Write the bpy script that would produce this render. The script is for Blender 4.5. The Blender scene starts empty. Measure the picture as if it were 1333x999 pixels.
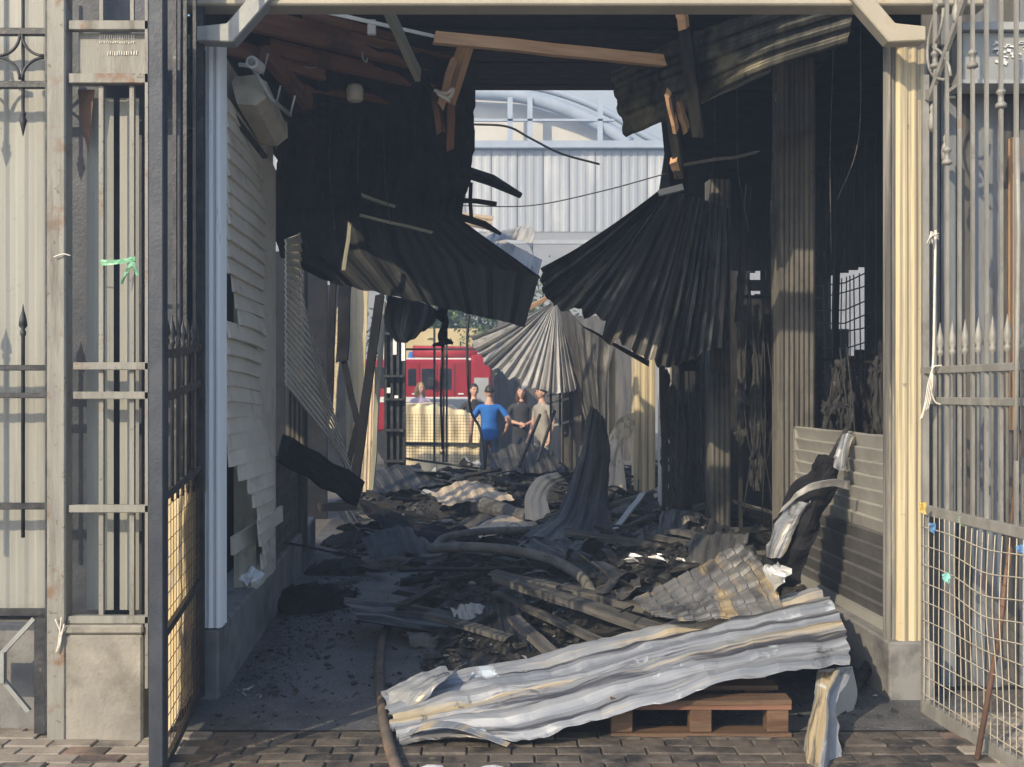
import bpy, bmesh, math, random
from mathutils import Vector, Matrix, noise
R = random.Random(7)
scene = bpy.context.scene
C = scene.collection
# ------------------------------------------------------------------ camera, sky, sun, exposure
F, CX, HY, H = 1333.0, 666.5, 510.0, 1.62
cam_d = bpy.data.cameras.new('camera'); cam = bpy.data.objects.new('camera', cam_d); C.objects.link(cam)
cam.location = (0, 0, H); cam.rotation_euler = (math.pi/2, 0, 0)
cam_d.sensor_width = 36; cam_d.lens = 36*F/1333; cam_d.shift_y = 10.5/1333; cam_d.clip_end = 2000; cam_d.clip_start = .05
scene.camera = cam
SUN = Vector((-.80, -1.0, .74)).normalized()
world = bpy.data.worlds.new('World'); scene.world = world; world.use_nodes = True
nt = world.node_tree; nt.nodes.clear()
sky = nt.nodes.new('ShaderNodeTexSky'); sky.sky_type = 'NISHITA'; sky.sun_disc = False
sky.sun_elevation = math.asin(SUN.z); sky.sun_rotation = math.atan2(SUN.x, SUN.y); sky.dust_density = 1.6; sky.ozone_density = 2.0; sky.air_density = 1.0
bg = nt.nodes.new('ShaderNodeBackground'); bg.inputs['Strength'].default_value = .15
wo = nt.nodes.new('ShaderNodeOutputWorld')
nt.links.new(sky.outputs[0], bg.inputs[0]); nt.links.new(bg.outputs[0], wo.inputs[0])
sun_d = bpy.data.lights.new('sun', 'SUN'); sun = bpy.data.objects.new('sun', sun_d); C.objects.link(sun)
sun_d.energy = 3.2; sun_d.angle = math.radians(.5); sun_d.color = (1, .83, .57)
sun.rotation_euler = (-SUN).to_track_quat('-Z', 'Y').to_euler(); sun.location = (-8, -10, 12)
scene.view_settings.view_transform = 'Standard'; scene.view_settings.look = 'None'
scene.view_settings.gamma = 1; scene.view_settings.use_curve_mapping = False
scene.view_settings.exposure = .86
scene.cycles.use_denoising = True
scene.cycles.max_bounces = 6; scene.cycles.diffuse_bounces = 4; scene.cycles.volume_bounces = 0

# ------------------------------------------------------------------ helpers
def P(px, py, d):                     # a photograph direction and a distance -> a point of the place
    return Vector(((px-CX)/F*d, d, H-(py-HY)/F*d))
def G(px, py, dz=0.0):                # the point of the ground seen there
    d = F*(H-dz)/(py-HY); return P(px, py, d)
def W(u, v, z): return Vector((u-.07*(v-5.4), v, z))   # passage frame: u across, v along
class MB:
    def __init__(s): s.v = []; s.f = []; s.uv = {}
    def add(s, vs, fs):
        o = len(s.v); s.v += [Vector(x) for x in vs]; s.f += [tuple(o+i for i in f) for f in fs]; return s
    def box(s, c, sz, rot=None):
        c = Vector(c); hx, hy, hz = sz[0]/2, sz[1]/2, sz[2]/2
        vs = [Vector((x, y, z)) for x in (-hx, hx) for y in (-hy, hy) for z in (-hz, hz)]
        if rot is not None: vs = [rot @ q for q in vs]
        return s.add([q+c for q in vs], [(0,1,3,2),(4,6,7,5),(0,4,5,1),(2,3,7,6),(0,2,6,4),(1,5,7,3)])
    def span(s, a, b): return s.box([(a[i]+b[i])/2 for i in range(3)], [abs(b[i]-a[i]) for i in range(3)])
    def bar(s, p0, p1, w, h, up=(0,0,1), n=1, jit=0.0, end=0.0):
        p0, p1 = Vector(p0), Vector(p1); x = (p1-p0).normalized(); up = Vector(up)
        if abs(x.dot(up)) > .98: up = Vector((0,1,0))
        y = up.cross(x).normalized(); z = x.cross(y); o = len(s.v)
        for i in range(n+1):
            t = i/n; c = p0.lerp(p1, t) + (y*R.uniform(-jit, jit) + z*R.uniform(-jit, jit))
            k = 1-R.random()*jit*4 if jit else 1
            for a, b in ((-1,-1),(1,-1),(1,1),(-1,1)):
                e = x*R.uniform(-end, end) if i in (0, n) else Vector()
                s.v.append(c + y*a*w/2*k + z*b*h/2*k + e)
        for i in range(n):
            q = o+4*i
            for k in range(4): s.f.append((q+k, q+(k+1)%4, q+4+(k+1)%4, q+4+k))
        s.f.append((o+3, o+2, o+1, o)); q = o+4*n; s.f.append((q, q+1, q+2, q+3)); return s
    def tube(s, pts, r, n=8, caps=True):
        pts = [Vector(p) for p in pts]; o = len(s.v); m = len(pts); prev = None
        for i, p in enumerate(pts):
            t = (pts[min(i+1, m-1)]-pts[max(i-1, 0)]).normalized()
            if prev is None:
                a = Vector((0,0,1)) if abs(t.z) < .9 else Vector((1,0,0)); y = a.cross(t).normalized()
            else: y = (prev - t*prev.dot(t)).normalized()
            prev = y; z = t.cross(y); rr = r[i] if isinstance(r, (list, tuple)) else r
            for k in range(n):
                a = 2*math.pi*k/n; s.v.append(p + (y*math.cos(a)+z*math.sin(a))*rr)
        for i in range(m-1):
            for k in range(n):
                a, b = o+i*n+k, o+i*n+(k+1)%n; s.f.append((a, b, b+n, a+n))
        if caps: s.f.append(tuple(o+k for k in reversed(range(n)))); s.f.append(tuple(o+(m-1)*n+k for k in range(n)))
        return s
    def lathe(s, base, prof, n=10):   # prof: (radius, z)
        b = Vector(base); o = len(s.v)
        for r, z in prof:
            for k in range(n):
                a = 2*math.pi*k/n; s.v.append(b+Vector((r*math.cos(a), r*math.sin(a), z)))
        for i in range(len(prof)-1):
            for k in range(n):
                a, c = o+i*n+k, o+i*n+(k+1)%n; s.f.append((a, c, c+n, a+n))
        s.f.append(tuple(o+k for k in reversed(range(n)))); s.f.append(tuple(o+(len(prof)-1)*n+k for k in range(n))); return s
    def prism(s, poly, off):          # closed polygon extruded along a vector
        off = Vector(off); n = len(poly); o = len(s.v)
        s.v += [Vector(p) for p in poly] + [Vector(p)+off for p in poly]
        s.f.append(tuple(o+i for i in range(n))); s.f.append(tuple(o+n+i for i in reversed(range(n))))
        for i in range(n): s.f.append((o+(i+1)%n, o+i, o+n+i, o+n+(i+1)%n))
        return s
    def build(s, name, mat, parent=None, smooth=False, bevel=0.0, origin=None, thick=0.0, uv=None):
        me = bpy.data.meshes.new(name)
        lo = Vector([min(q[i] for q in s.v) for i in range(3)]); hi = Vector([max(q[i] for q in s.v) for i in range(3)])
        org = Vector(origin) if origin is not None else Vector(((lo.x+hi.x)/2, (lo.y+hi.y)/2, lo.z))
        me.from_pydata([q-org for q in s.v], [], s.f); me.validate()
        bm = bmesh.new(); bm.from_mesh(me); bmesh.ops.recalc_face_normals(bm, faces=bm.faces)
        bm.to_mesh(me); bm.free()
        if uv is not None and len(me.polygons) == len(s.f):
            l = me.uv_layers.new(name='UVMap')
            for lp in me.loops: l.data[lp.index].uv = uv[lp.vertex_index]
        if smooth: me.polygons.foreach_set('use_smooth', [True]*len(me.polygons))
        me.materials.append(mat)
        o = bpy.data.objects.new(name, me); C.objects.link(o); o.location = org
        if parent is not None: adopt(o, parent)
        if thick:
            m = o.modifiers.new('thickness', 'SOLIDIFY'); m.thickness = thick; m.offset = 0
        if bevel:
            m = o.modifiers.new('bevel', 'BEVEL'); m.width = bevel; m.segments = 1; m.limit_method = 'ANGLE'
        return o
WORLD = {}
def adopt(o, parent):
    o.parent = parent; o.matrix_parent_inverse = Matrix.Translation(-WORLD.get(parent.name, parent.location))
def T(name, label, cat, loc, group=None):
    o = bpy.data.objects.new(name, None); C.objects.link(o); o.empty_display_size = .1
    o.location = Vector(loc); WORLD[o.name] = Vector(loc)
    o['label'] = label; o['category'] = cat
    if group: o['group'] = group
    return o
def tag(o, label, cat, group=None):
    o['label'] = label; o['category'] = cat
    if group: o['group'] = group
    return o
def struct(o): o['kind'] = 'structure'; return o
def plank(name, p0, p1, w, h, mat, parent=None, up=(0,0,1), n=1, jit=0.0, end=0.0, bevel=0.0, roll=0.0):
    """a board in its own frame (grain runs along local x)"""
    p0, p1 = Vector(p0), Vector(p1); L = (p1-p0).length; x = (p1-p0).normalized(); up = Vector(up)
    if abs(x.dot(up)) > .98: up = Vector((0,1,0))
    y = up.cross(x).normalized(); z = x.cross(y)
    m = Matrix((x, y, z)).transposed().to_4x4() @ Matrix.Rotation(roll, 4, 'X'); m.translation = p0
    b = MB().bar((0,0,0), (L,0,0), w, h, n=n, jit=jit, end=end)
    o = b.build(name, mat, None, origin=(0,0,0), bevel=bevel)
    o.location = (0,0,0); o.matrix_basis = m
    if parent is not None: adopt(o, parent)
    return o
def wire(name, pts, r, mat, parent=None, n=6): return MB().tube(pts, r, n).build(name, mat, parent, smooth=True)
def curve(pts, k=6):                  # Catmull-Rom through points
    pts = [Vector(p) for p in pts]; q = [pts[0]*2-pts[1]] + pts + [pts[-1]*2-pts[-2]]; out = []
    for i in range(1, len(q)-2):
        a, b, c, d = q[i-1], q[i], q[i+1], q[i+2]
        for j in range(k):
            t = j/k
            out.append(.5*((2*b)+(c-a)*t+(2*a-5*b+4*c-d)*t*t+(3*b-a-3*c+d)*t**3))
    out.append(pts[-1]); return out
def trap(x):                          # trapezoidal rib profile, period 1
    x = x % 1.0
    return 0.0 if x < .3 else (x-.3)/.15 if x < .45 else 1.0 if x < .8 else 1-(x-.8)/.2
def lerp_grid(rows, s, t, sm):
    def li(a, f):
        n = len(a)-1; x = f*n; i = min(int(x), n-1); k = x-i
        if sm and n > 1:
            p0 = a[i-1] if i > 0 else a[0]*2-a[1]; p3 = a[i+2] if i+2 <= n else a[n]*2-a[n-1]
            b, c = a[i], a[i+1]
            return .5*((2*b)+(c-p0)*k+(2*p0-5*b+4*c-p3)*k*k+(3*b-p0-3*c+p3)*k**3)
        return a[i].lerp(a[i+1], k)
    return li([li(r, t) for r in rows], s)
def sheet(name, rows, mat, ribs=0, amp=.012, nu=40, nv=12, crumple=.0, freq=3.0, sm=True, thick=.003, torn=0.0, parent=None, prof='trap', sharp=True, hole=None, cross=0, crossamp=0, rough3=0):
    """sheet through a control grid; ribs run along the rows' direction (s)"""
    rows = [[Vector(p) if isinstance(p, Vector) else P(*p) for p in r] for r in rows]
    mb = MB(); uv = []; ph = R.random()*50
    g = [[lerp_grid(rows, j/nv, i/nu, sm) for i in range(nu+1)] for j in range(nv+1)]
    width = sum((g[nv//2][i+1]-g[nv//2][i]).length for i in range(nu)); length = sum((g[j+1][nu//2]-g[j][nu//2]).length for j in range(nv))
    for j in range(nv+1):
        for i in range(nu+1):
            p = g[j][i]; du = g[j][min(i+1,nu)]-g[j][max(i-1,0)]; dv = g[min(j+1,nv)][i]-g[max(j-1,0)][i]
            nrm = du.cross(dv); nrm = nrm.normalized() if nrm.length > 1e-9 else Vector((0,-1,0))
            h = 0
            if ribs:
                x = i/nu*ribs
                h += amp*(trap(x) if prof == 'trap' else -.5*max(0,1-abs((x % 1)-.5)/.12)+.4*math.sin(2*math.pi*x) if prof == 'tile' else .5+.5*math.sin(2*math.pi*x))
            if cross: h += crossamp*((j/nv*cross) % 1.0)
            if crumple:
                h += crumple*(1.1-2.6*abs(noise.noise(p*freq+Vector((ph,0,0))))+.8*abs(noise.noise(p*freq*2.7+Vector((0,ph,0)))))
            if rough3: h += rough3*(abs(noise.noise(p*16))+.6*noise.noise(p*34))
            q = p + nrm*h
            if torn and (i in (0,nu) or j in (0,nv)):
                e = torn*noise.noise(p*freq*6+Vector((0,0,ph)))
                q = q + (dv.normalized() if j in (0,nv) else du.normalized())*e
            mb.v.append(q); uv.append((i/nu*width, j/nv*length))
    for j in range(nv):
        for i in range(nu):
            if hole and hole(i/nu, j/nv): continue
            a = j*(nu+1)+i; mb.f.append((a, a+1, a+nu+2, a+nu+1))
    o = mb.build(name, mat, parent, smooth=not sharp, uv=uv, thick=thick)
    return o
def corr(name, a, b, z0, z1, pitch, amp, mat, parent=None, thick=.002, prof='trap'):
    """upright corrugated panel along the plan line a-b"""
    a, b = Vector((a[0], a[1], 0)), Vector((b[0], b[1], 0)); L = (b-a).length; x = (b-a)/L; nrm = Vector((x.y, -x.x, 0))
    n = max(1, round(L/pitch)); st = [0, .3, .45, .8] if prof == 'trap' else [0, .25, .5, .75]
    ts = [(i+s)/n for i in range(n) for s in st]+[1.0]
    mb = MB(); uv = []
    for t in ts:
        h = amp*(trap(t*n) if prof == 'trap' else .5+.5*math.sin(2*math.pi*t*n))
        for z in (z0, z1): mb.v.append(a+x*(t*L)+nrm*h+Vector((0,0,z))); uv.append((t*L, z))
    for i in range(len(ts)-1): mb.f.append((2*i, 2*i+2, 2*i+3, 2*i+1))
    return mb.build(name, mat, parent, uv=uv, thick=thick)

# ------------------------------------------------------------------ materials
def M(name, c1, c2, scale=4.0, stretch=(1,1,1), coord='Object', rough=.75, metal=0.0, bump=.25, bscale=30, stains=(), spec=.4, lo=.35, hi=.65, detail=6):
    m = bpy.data.materials.new(name); m.use_nodes = True; t = m.node_tree; N = t.nodes; Lk = t.links.new
    b = N['Principled BSDF']; tc = N.new('ShaderNodeTexCoord'); oi = N.new('ShaderNodeObjectInfo')
    mul = N.new('ShaderNodeMath'); mul.operation = 'MULTIPLY'; mul.inputs[1].default_value = 37.0; Lk(oi.outputs['Random'], mul.inputs[0])
    add = N.new('ShaderNodeVectorMath'); add.operation = 'ADD'; Lk(tc.outputs[coord], add.inputs[0]); Lk(mul.outputs[0], add.inputs[1])
    mp = N.new('ShaderNodeMapping'); mp.inputs['Scale'].default_value = stretch; Lk(add.outputs[0], mp.inputs[0])
    def nz(sc, vec, d=detail, ro=.6):
        n = N.new('ShaderNodeTexNoise'); n.inputs['Scale'].default_value = sc; n.inputs['Detail'].default_value = d; n.inputs['Roughness'].default_value = ro
        Lk(vec, n.inputs['Vector']); return n.outputs['Fac']
    def ramp(fac, a, c):
        r = N.new('ShaderNodeMapRange'); r.inputs['From Min'].default_value = a; r.inputs['From Max'].default_value = c; Lk(fac, r.inputs['Value']); return r.outputs[0]
    def mix(f, a, c):
        x = N.new('ShaderNodeMix'); x.data_type = 'RGBA'; Lk(f, x.inputs['Factor'])
        for s, v in ((6, a), (7, c)):
            if hasattr(v, 'is_linked') or not isinstance(v, (tuple, list)): Lk(v, x.inputs[s])
            else: x.inputs[s].default_value = (*v, 1)
        return x.outputs[2]
    col = mix(ramp(nz(scale, mp.outputs[0]), lo, hi), c1, c2)
    for (sc, a, c, k, strf) in stains:       # (scale, from, to, colour, stretched?)
        col = mix(ramp(nz(sc, mp.outputs[0] if strf else add.outputs[0], 8, .65), a, c), col, k)
    Lk(col, b.inputs['Base Color'])
    rr = N.new('ShaderNodeMapRange'); rr.inputs['To Min'].default_value = max(.05, rough-.15); rr.inputs['To Max'].default_value = min(1, rough+.15)
    Lk(nz(scale*2.3, mp.outputs[0]), rr.inputs['Value']); Lk(rr.outputs[0], b.inputs['Roughness'])
    b.inputs['Metallic'].default_value = metal; b.inputs['Specular IOR Level'].default_value = spec
    if bump:
        bp = N.new('ShaderNodeBump'); bp.inputs['Strength'].default_value = bump; bp.inputs['Distance'].default_value = .01
        Lk(nz(bscale, mp.outputs[0]), bp.inputs['Height']); Lk(bp.outputs[0], b.inputs['Normal'])
    return m
BLK = (.012,.012,.013); ASH = (.20,.20,.20)
m_asphalt = M('asphalt', (.078,.079,.083), (.135,.136,.14), 3, bump=.5, bscale=90, rough=.62, stains=((1.3,.48,.64,(.022,.022,.024),0),(14,.62,.72,(.24,.24,.235),0),(75,.58,.66,(.30,.30,.29),0),(60,.60,.68,(.02,.02,.02),0)))
m_ground = M('earth', (.10,.09,.08), (.17,.15,.13), 1.5, bump=.5, bscale=30)
m_joint = M('sand_joint', (.045,.04,.036), (.075,.065,.056), 9, bump=.5, bscale=60)
m_paver = M('paver', (.23,.20,.17), (.34,.30,.25), 6, bump=.4, bscale=70, rough=.85, stains=((2.2,.52,.66,(.09,.08,.07),0),))
m_paverR = M('paver_red', (.19,.125,.10), (.25,.18,.145), 6, bump=.4, bscale=70, rough=.85, stains=((2.2,.45,.6,(.07,.06,.055),0),))
m_paverS = M('paver_sooty', (.082,.068,.055), (.145,.122,.10), 9, bump=.6, bscale=60, rough=.75, stains=((4.0,.48,.62,(.03,.028,.028),0),(17,.60,.70,(.17,.15,.13),0)))
m_soot = M('soot', (.008,.008,.010), (.020,.020,.024), 5, bump=.6, bscale=25, rough=.8, spec=.15)
m_sootsheet = M('sooty_sheet', (.014,.015,.018), (.038,.040,.045), 3, (6,1,1), 'UV', bump=.3, bscale=12, rough=.55, metal=.2, stains=((5,.62,.75,(.10,.10,.10),1),))
m_burnt = M('burnt_metal', (.030,.031,.034), (.095,.093,.092), 2.2, (9,.8,1), 'UV', rough=.5, metal=.45, bump=.25, bscale=8, stains=((2.5,.55,.68,(.20,.19,.17),1),(1.6,.55,.7,(.012,.012,.014),0)))
m_fansheet = M('scorched_fan_metal', (.026,.027,.030), (.10,.10,.10), 2.2, (11,.6,1), 'UV', rough=.48, metal=.4, bump=.25, bscale=8, stains=((1.6,.54,.64,(.27,.26,.24),1),(1.4,.54,.66,(.012,.012,.014),0)))
m_burntroof = M('burnt_roof_metal', (.025,.027,.027), (.08,.08,.07), 2.2, (2,9,1), 'UV', rough=.55, metal=.35, bump=.25, bscale=8, stains=((2.5,.53,.64,(.16,.15,.11),0),(1.6,.5,.65,(.012,.012,.014),0)))
m_galv = M('scorched_galvanised', (.19,.21,.245), (.39,.405,.43), 1.8, (11,.5,1), 'UV', rough=.45, metal=.2, bump=.2, bscale=9, spec=.5,
   stains=((.55,.51,.58,(.52,.43,.28),1),(.9,.535,.60,(.06,.062,.075),1),(3.5,.60,.66,(.66,.74,.80),0),(2.2,.60,.66,(.04,.04,.045),0),(9,.62,.68,(.12,.11,.10),1)))
m_tile = M('scorched_tile_sheet', (.12,.123,.13), (.23,.225,.215), 2.0, (1,3,1), 'UV', rough=.5, metal=.35, bump=.3, bscale=20, stains=((2.4,.52,.60,(.36,.28,.17),1),(3.2,.52,.64,(.07,.07,.07),0)))
m_silver = M('silver_foil', (.5,.5,.5), (.75,.75,.74), 6, (4,1,1), 'UV', rough=.4, metal=.5, stains=((4,.58,.66,(.08,.08,.08),0),))
m_scorch = M('scorched_brown_sheet', (.40,.33,.24), (.62,.50,.36), 3, (3,.8,1), 'UV', rough=.6, metal=.2, stains=((3,.55,.66,(.10,.08,.07),0),))
m_greysheet = M('grey_sheet', (.34,.34,.34), (.52,.51,.48), 2, (7,.8,1), 'UV', rough=.5, metal=.3, stains=((3,.56,.68,(.09,.09,.09),1),))
m_cream = M('cream_cladding', (.48,.40,.25), (.58,.50,.33), 3, (9,9,.12), rough=.55, bump=.15, bscale=20, stains=((3.2,.50,.62,(.27,.235,.17),1),(1.0,.56,.70,(.20,.18,.15),1),(16,.66,.72,(.16,.14,.12),0)))
m_creamS = M('smoked_cladding', (.072,.068,.061), (.135,.127,.112), 3, (7,7,.3), rough=.6, bump=.15, bscale=20, stains=((2.4,.5,.64,(.045,.042,.04),1),(1.2,.50,.62,(.022,.022,.023),0)))
m_greypost = M('grey_cladding', (.13,.127,.12), (.22,.21,.19), 3, (6,6,.3), rough=.6, bump=.15, bscale=20, stains=((2.4,.5,.64,(.07,.068,.066),1),(3,.60,.68,(.40,.34,.22),1)))
m_creamD = M('dark_smoked_cladding', (.07,.065,.06), (.13,.12,.105), 3, (4,4,.5), rough=.6, bump=.15, bscale=20, stains=((2.0,.5,.64,(.035,.035,.035),1),))
m_white = M('white_cladding', (.78,.82,.84), (.86,.88,.89), 3, (4,4,.5), rough=.5, bump=.1, bscale=20, stains=((4,.62,.72,(.35,.35,.34),1),))
m_siding = M('beige_siding', (.57,.525,.45), (.67,.62,.54), 2.5, (1,1,1), rough=.6, bump=.2, bscale=25, stains=((2.2,.56,.72,(.36,.33,.28),0),(9,.62,.72,(.22,.20,.17),0)))
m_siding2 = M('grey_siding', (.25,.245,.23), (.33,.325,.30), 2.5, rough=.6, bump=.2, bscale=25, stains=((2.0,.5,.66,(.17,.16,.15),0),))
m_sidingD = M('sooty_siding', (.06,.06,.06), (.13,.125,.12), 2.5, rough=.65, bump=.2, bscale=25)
m_fpanel = M('fence_sheet', (.25,.255,.235), (.32,.322,.295), 2, (5,5,.2), rough=.5, bump=.1, stains=((4,.56,.70,(.22,.215,.19),1),(14,.68,.74,(.16,.11,.07),0),(26,.60,.70,(.25,.24,.21),0)))
m_concrete = M('concrete', (.22,.21,.19), (.34,.32,.28), 3, bump=.5, bscale=45, rough=.9, stains=((2.0,.5,.68,(.13,.12,.10),0),(5,.62,.74,(.34,.22,.14),0)))
m_plinth = M('sooty_plinth', (.15,.15,.15), (.25,.245,.235), 2.5, bump=.5, bscale=40, rough=.85, stains=((1.8,.48,.64,(.07,.07,.07),0),))
m_iron = M('black_iron', (.024,.026,.031), (.065,.066,.07), 12, bump=.3, bscale=70, rough=.5, metal=.3, stains=((18,.64,.72,(.22,.20,.17),0),))
m_ironD = M('dark_blue_steel', (.035,.042,.058), (.06,.068,.085), 6, bump=.2, bscale=60, rough=.5, metal=.2, stains=((9,.66,.74,(.16,.09,.06),0),))
m_tan = M('tan_paint', (.21,.207,.19), (.285,.28,.255), 5, (4,4,.4), bump=.25, bscale=50, rough=.6, stains=((6,.56,.66,(.20,.13,.085),0),(3,.54,.68,(.13,.12,.105),1),(30,.60,.68,(.12,.10,.08),0)))
m_greypaint = M('grey_gate_paint', (.20,.197,.183), (.30,.293,.27), 6, (2,2,.6), bump=.25, bscale=60, rough=.5, metal=.1, stains=((5,.56,.68,(.18,.17,.16),0),(8,.64,.72,(.30,.17,.10),0)))
m_bluegrey = M('blue_grey_fence', (.12,.135,.155), (.20,.215,.23), 3, (3,3,.5), bump=.2, rough=.6, stains=((2,.52,.66,(.10,.09,.085),1),(3.4,.60,.70,(.24,.13,.10),1)))
m_rust = M('rusty_metal', (.10,.058,.042), (.19,.11,.075), 6, bump=.4, bscale=50, rough=.8, stains=((4,.55,.66,(.09,.06,.05),0),))
m_rustpipe = M('rusty_downpipe', (.36,.22,.15), (.48,.33,.24), 6, (1,1,.4), bump=.3, bscale=50, rough=.6)
m_woodnew = M('raw_pine', (.46,.27,.15), (.58,.38,.23), 5, (.6,7,7), bump=.3, bscale=25, rough=.7, stains=((3,.6,.72,(.24,.12,.06),1),))
m_pallet = M('pallet_wood', (.085,.052,.033), (.165,.10,.06), 5, (.6,7,7), bump=.4, bscale=25, rough=.75, stains=((3,.54,.66,(.09,.045,.025),1),(2,.58,.7,(.04,.03,.025),0)))
m_woodred = M('brown_rafter', (.15,.070,.045), (.23,.115,.075), 4, (.6,7,7), bump=.3, bscale=25, rough=.7, stains=((2,.52,.66,(.05,.03,.025),0),))
m_woodgrey = M('weathered_wood', (.24,.24,.19), (.35,.34,.27), 5, (.5,8,8), bump=.4, bscale=20, rough=.8, stains=((3,.55,.68,(.10,.10,.09),1),))
m_char = M('charred_wood', (.010,.010,.011), (.034,.032,.031), 8, (.7,4,4), bump=.9, bscale=14, rough=.65, spec=.25, stains=((5,.64,.76,(.13,.125,.12),1),))
m_charash = M('ashy_wood', (.045,.044,.043), (.13,.125,.12), 6, (.6,5,5), bump=.7, bscale=16, rough=.8, stains=((6,.62,.7,(.42,.42,.41),0),(3,.55,.66,(.02,.02,.02),0)))
m_ash = M('ash_bed', (.010,.010,.011), (.036,.035,.035), 6, bump=1.0, bscale=28, rough=.75, stains=((1.3,.56,.68,(.13,.13,.126),0),(11,.62,.69,(.30,.30,.29),0)))
m_chip = M('debris_chips', (.010,.010,.011), (.050,.049,.048), 12, bump=.5, rough=.7, stains=((2.5,.60,.68,(.34,.335,.32),0),))
m_ashpale = M('pale_ash', (.16,.16,.155), (.42,.42,.41), 5, bump=.6, rough=.9)
m_charsheet = M('ashy_sheet', (.04,.04,.042), (.12,.118,.112), 2.2, (9,.8,1), 'UV', rough=.6, metal=.3, bump=.3, bscale=8, stains=((2.5,.55,.66,(.03,.03,.03),0),(7,.60,.68,(.34,.33,.31),0)))
m_rag = M('burnt_cloth', (.010,.010,.012), (.05,.05,.053), 9, (3,3,1), bump=.8, bscale=30, rough=.75, stains=((6,.62,.70,(.15,.15,.15),0),))
m_hose = M('fire_hose_cloth', (.075,.062,.054), (.13,.11,.095), 10, bump=.4, bscale=60, rough=.8, stains=((1.1,.48,.60,(.27,.17,.12),0),))
m_grayhose = M('ash_grey_hose', (.12,.115,.10), (.22,.21,.19), 8, bump=.4, bscale=60, rough=.85)
m_rubber = M('black_cable', (.012,.012,.013), (.03,.03,.03), 8, bump=.2, rough=.6)
m_cord = M('white_cord', (.60,.58,.52), (.75,.72,.66), 20, bump=.3, rough=.8)
m_meshwire = M('cream_wire', (.40,.36,.28), (.54,.49,.39), 12, bump=.1, rough=.5, stains=((10,.6,.7,(.28,.18,.11),0),))
m_hall = M('hall_sheet', (.29,.31,.34), (.36,.38,.41), .6, (1,1,.3), bump=.05, rough=.6, stains=((.7,.5,.68,(.50,.51,.51),1),))
m_hallbase = M('hall_base', (.23,.24,.26), (.30,.31,.33), 1, bump=.1)
m_vault = M('frosted_vault', (.28,.33,.39), (.33,.38,.44), .5, bump=.05, rough=.4)
m_steel = M('pale_steel', (.27,.32,.39), (.33,.38,.45), 2, bump=.05, rough=.5)
m_roofwhite = M('white_roof', (.50,.48,.44), (.57,.55,.50), 1, bump=.05)
m_red = M('engine_red', (.26,.010,.020), (.34,.016,.026), 3, bump=0, rough=.35, spec=.5, stains=((5,.62,.74,(.18,.012,.016),0),))
m_redd = M('roof_red', (.30,.02,.03), (.40,.03,.04), 5, bump=.1, rough=.5)
m_glass = M('dark_window', (.012,.016,.02), (.03,.035,.04), 3, bump=0, rough=.15, spec=.6)
m_shutter = M('grey_shutter', (.30,.31,.32), (.38,.39,.40), 4, bump=.1, rough=.5)
m_chrome = M('light_steel', (.6,.6,.6), (.7,.7,.7), 4, bump=0, rough=.4)
m_tyre = M('tyre', (.015,.015,.015), (.03,.03,.03), 8, bump=.2, rough=.8)
m_tarp = M('cream_tarpaulin', (.66,.56,.36), (.76,.67,.47), 3, bump=.4, bscale=14, rough=.6, stains=((4,.6,.72,(.48,.38,.22),0),))
m_yellow = M('yellow_plaster', (.46,.37,.19), (.54,.45,.25), 1.2, bump=.1)
m_bark = M('bark', (.08,.06,.045), (.14,.11,.085), 6, (3,3,.6), bump=.6, bscale=15)
m_leaf = M('leaves', (.050,.085,.022), (.11,.15,.045), 3, bump=0, rough=.6)
m_skin = M('skin', (.52,.30,.22), (.58,.36,.27), 10, bump=.1, rough=.55)
m_lip = M('lips', (.38,.14,.12), (.42,.17,.14), 10, bump=0)
m_eye = M('eye_dark', (.02,.015,.012), (.04,.03,.025), 10, bump=0)
m_blue = M('blue_cloth', (.022,.13,.46), (.03,.17,.55), 8, bump=.3, bscale=30, rough=.85)
m_dark = M('charcoal_cloth', (.028,.03,.036), (.05,.052,.058), 8, bump=.3, bscale=30, rough=.9)
m_navy = M('navy_cloth', (.022,.03,.05), (.04,.05,.075), 8, bump=.3, bscale=30, rough=.9)
m_beige = M('grey_beige_cloth', (.26,.24,.21), (.34,.32,.28), 8, bump=.3, bscale=30, rough=.9)
m_lilac = M('lilac_cloth', (.48,.38,.52), (.60,.50,.62), 8, bump=.3, bscale=30, rough=.9)
m_jean = M('denim', (.05,.07,.11), (.08,.11,.16), 8, bump=.3, bscale=40, rough=.9)
m_hairb = M('brown_hair', (.055,.030,.018), (.10,.06,.035), 14, (1,1,.3), bump=.8, bscale=30, rough=.5)
m_haird = M('dark_hair', (.022,.018,.015), (.05,.042,.036), 14, (1,1,.3), bump=.8, bscale=30, rough=.5)
m_hairy = M('blond_hair', (.40,.24,.08), (.52,.34,.14), 14, (1,1,.3), bump=.8, bscale=30, rough=.5)
m_green = M('green_tape', (.16,.40,.24), (.26,.52,.34), 8, bump=.2, rough=.4)
m_bluetape = M('blue_tape', (.08,.20,.42), (.13,.27,.50), 8, bump=.2, rough=.4)
m_yeltape = M('yellow_tape', (.45,.32,.08), (.54,.40,.12), 8, bump=.2, rough=.4)
m_teal = M('teal_string', (.20,.48,.46), (.30,.56,.52), 8, bump=.2, rough=.6)
m_plastic = M('white_plastic', (.62,.64,.66), (.74,.75,.76), 6, bump=.3, rough=.4)
m_duct = M('cassette_paint', (.46,.43,.35), (.54,.50,.41), 3, bump=.15, rough=.5, stains=((2.5,.52,.66,(.28,.26,.22),0),))
m_beam = M('portal_cream', (.34,.31,.25), (.42,.385,.31), 3, bump=.15, rough=.55, stains=((3,.6,.72,(.36,.28,.19),0),))
m_braceg = M('portal_grey', (.26,.27,.27), (.34,.35,.34), 4, bump=.2, rough=.55, metal=.2)

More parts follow.
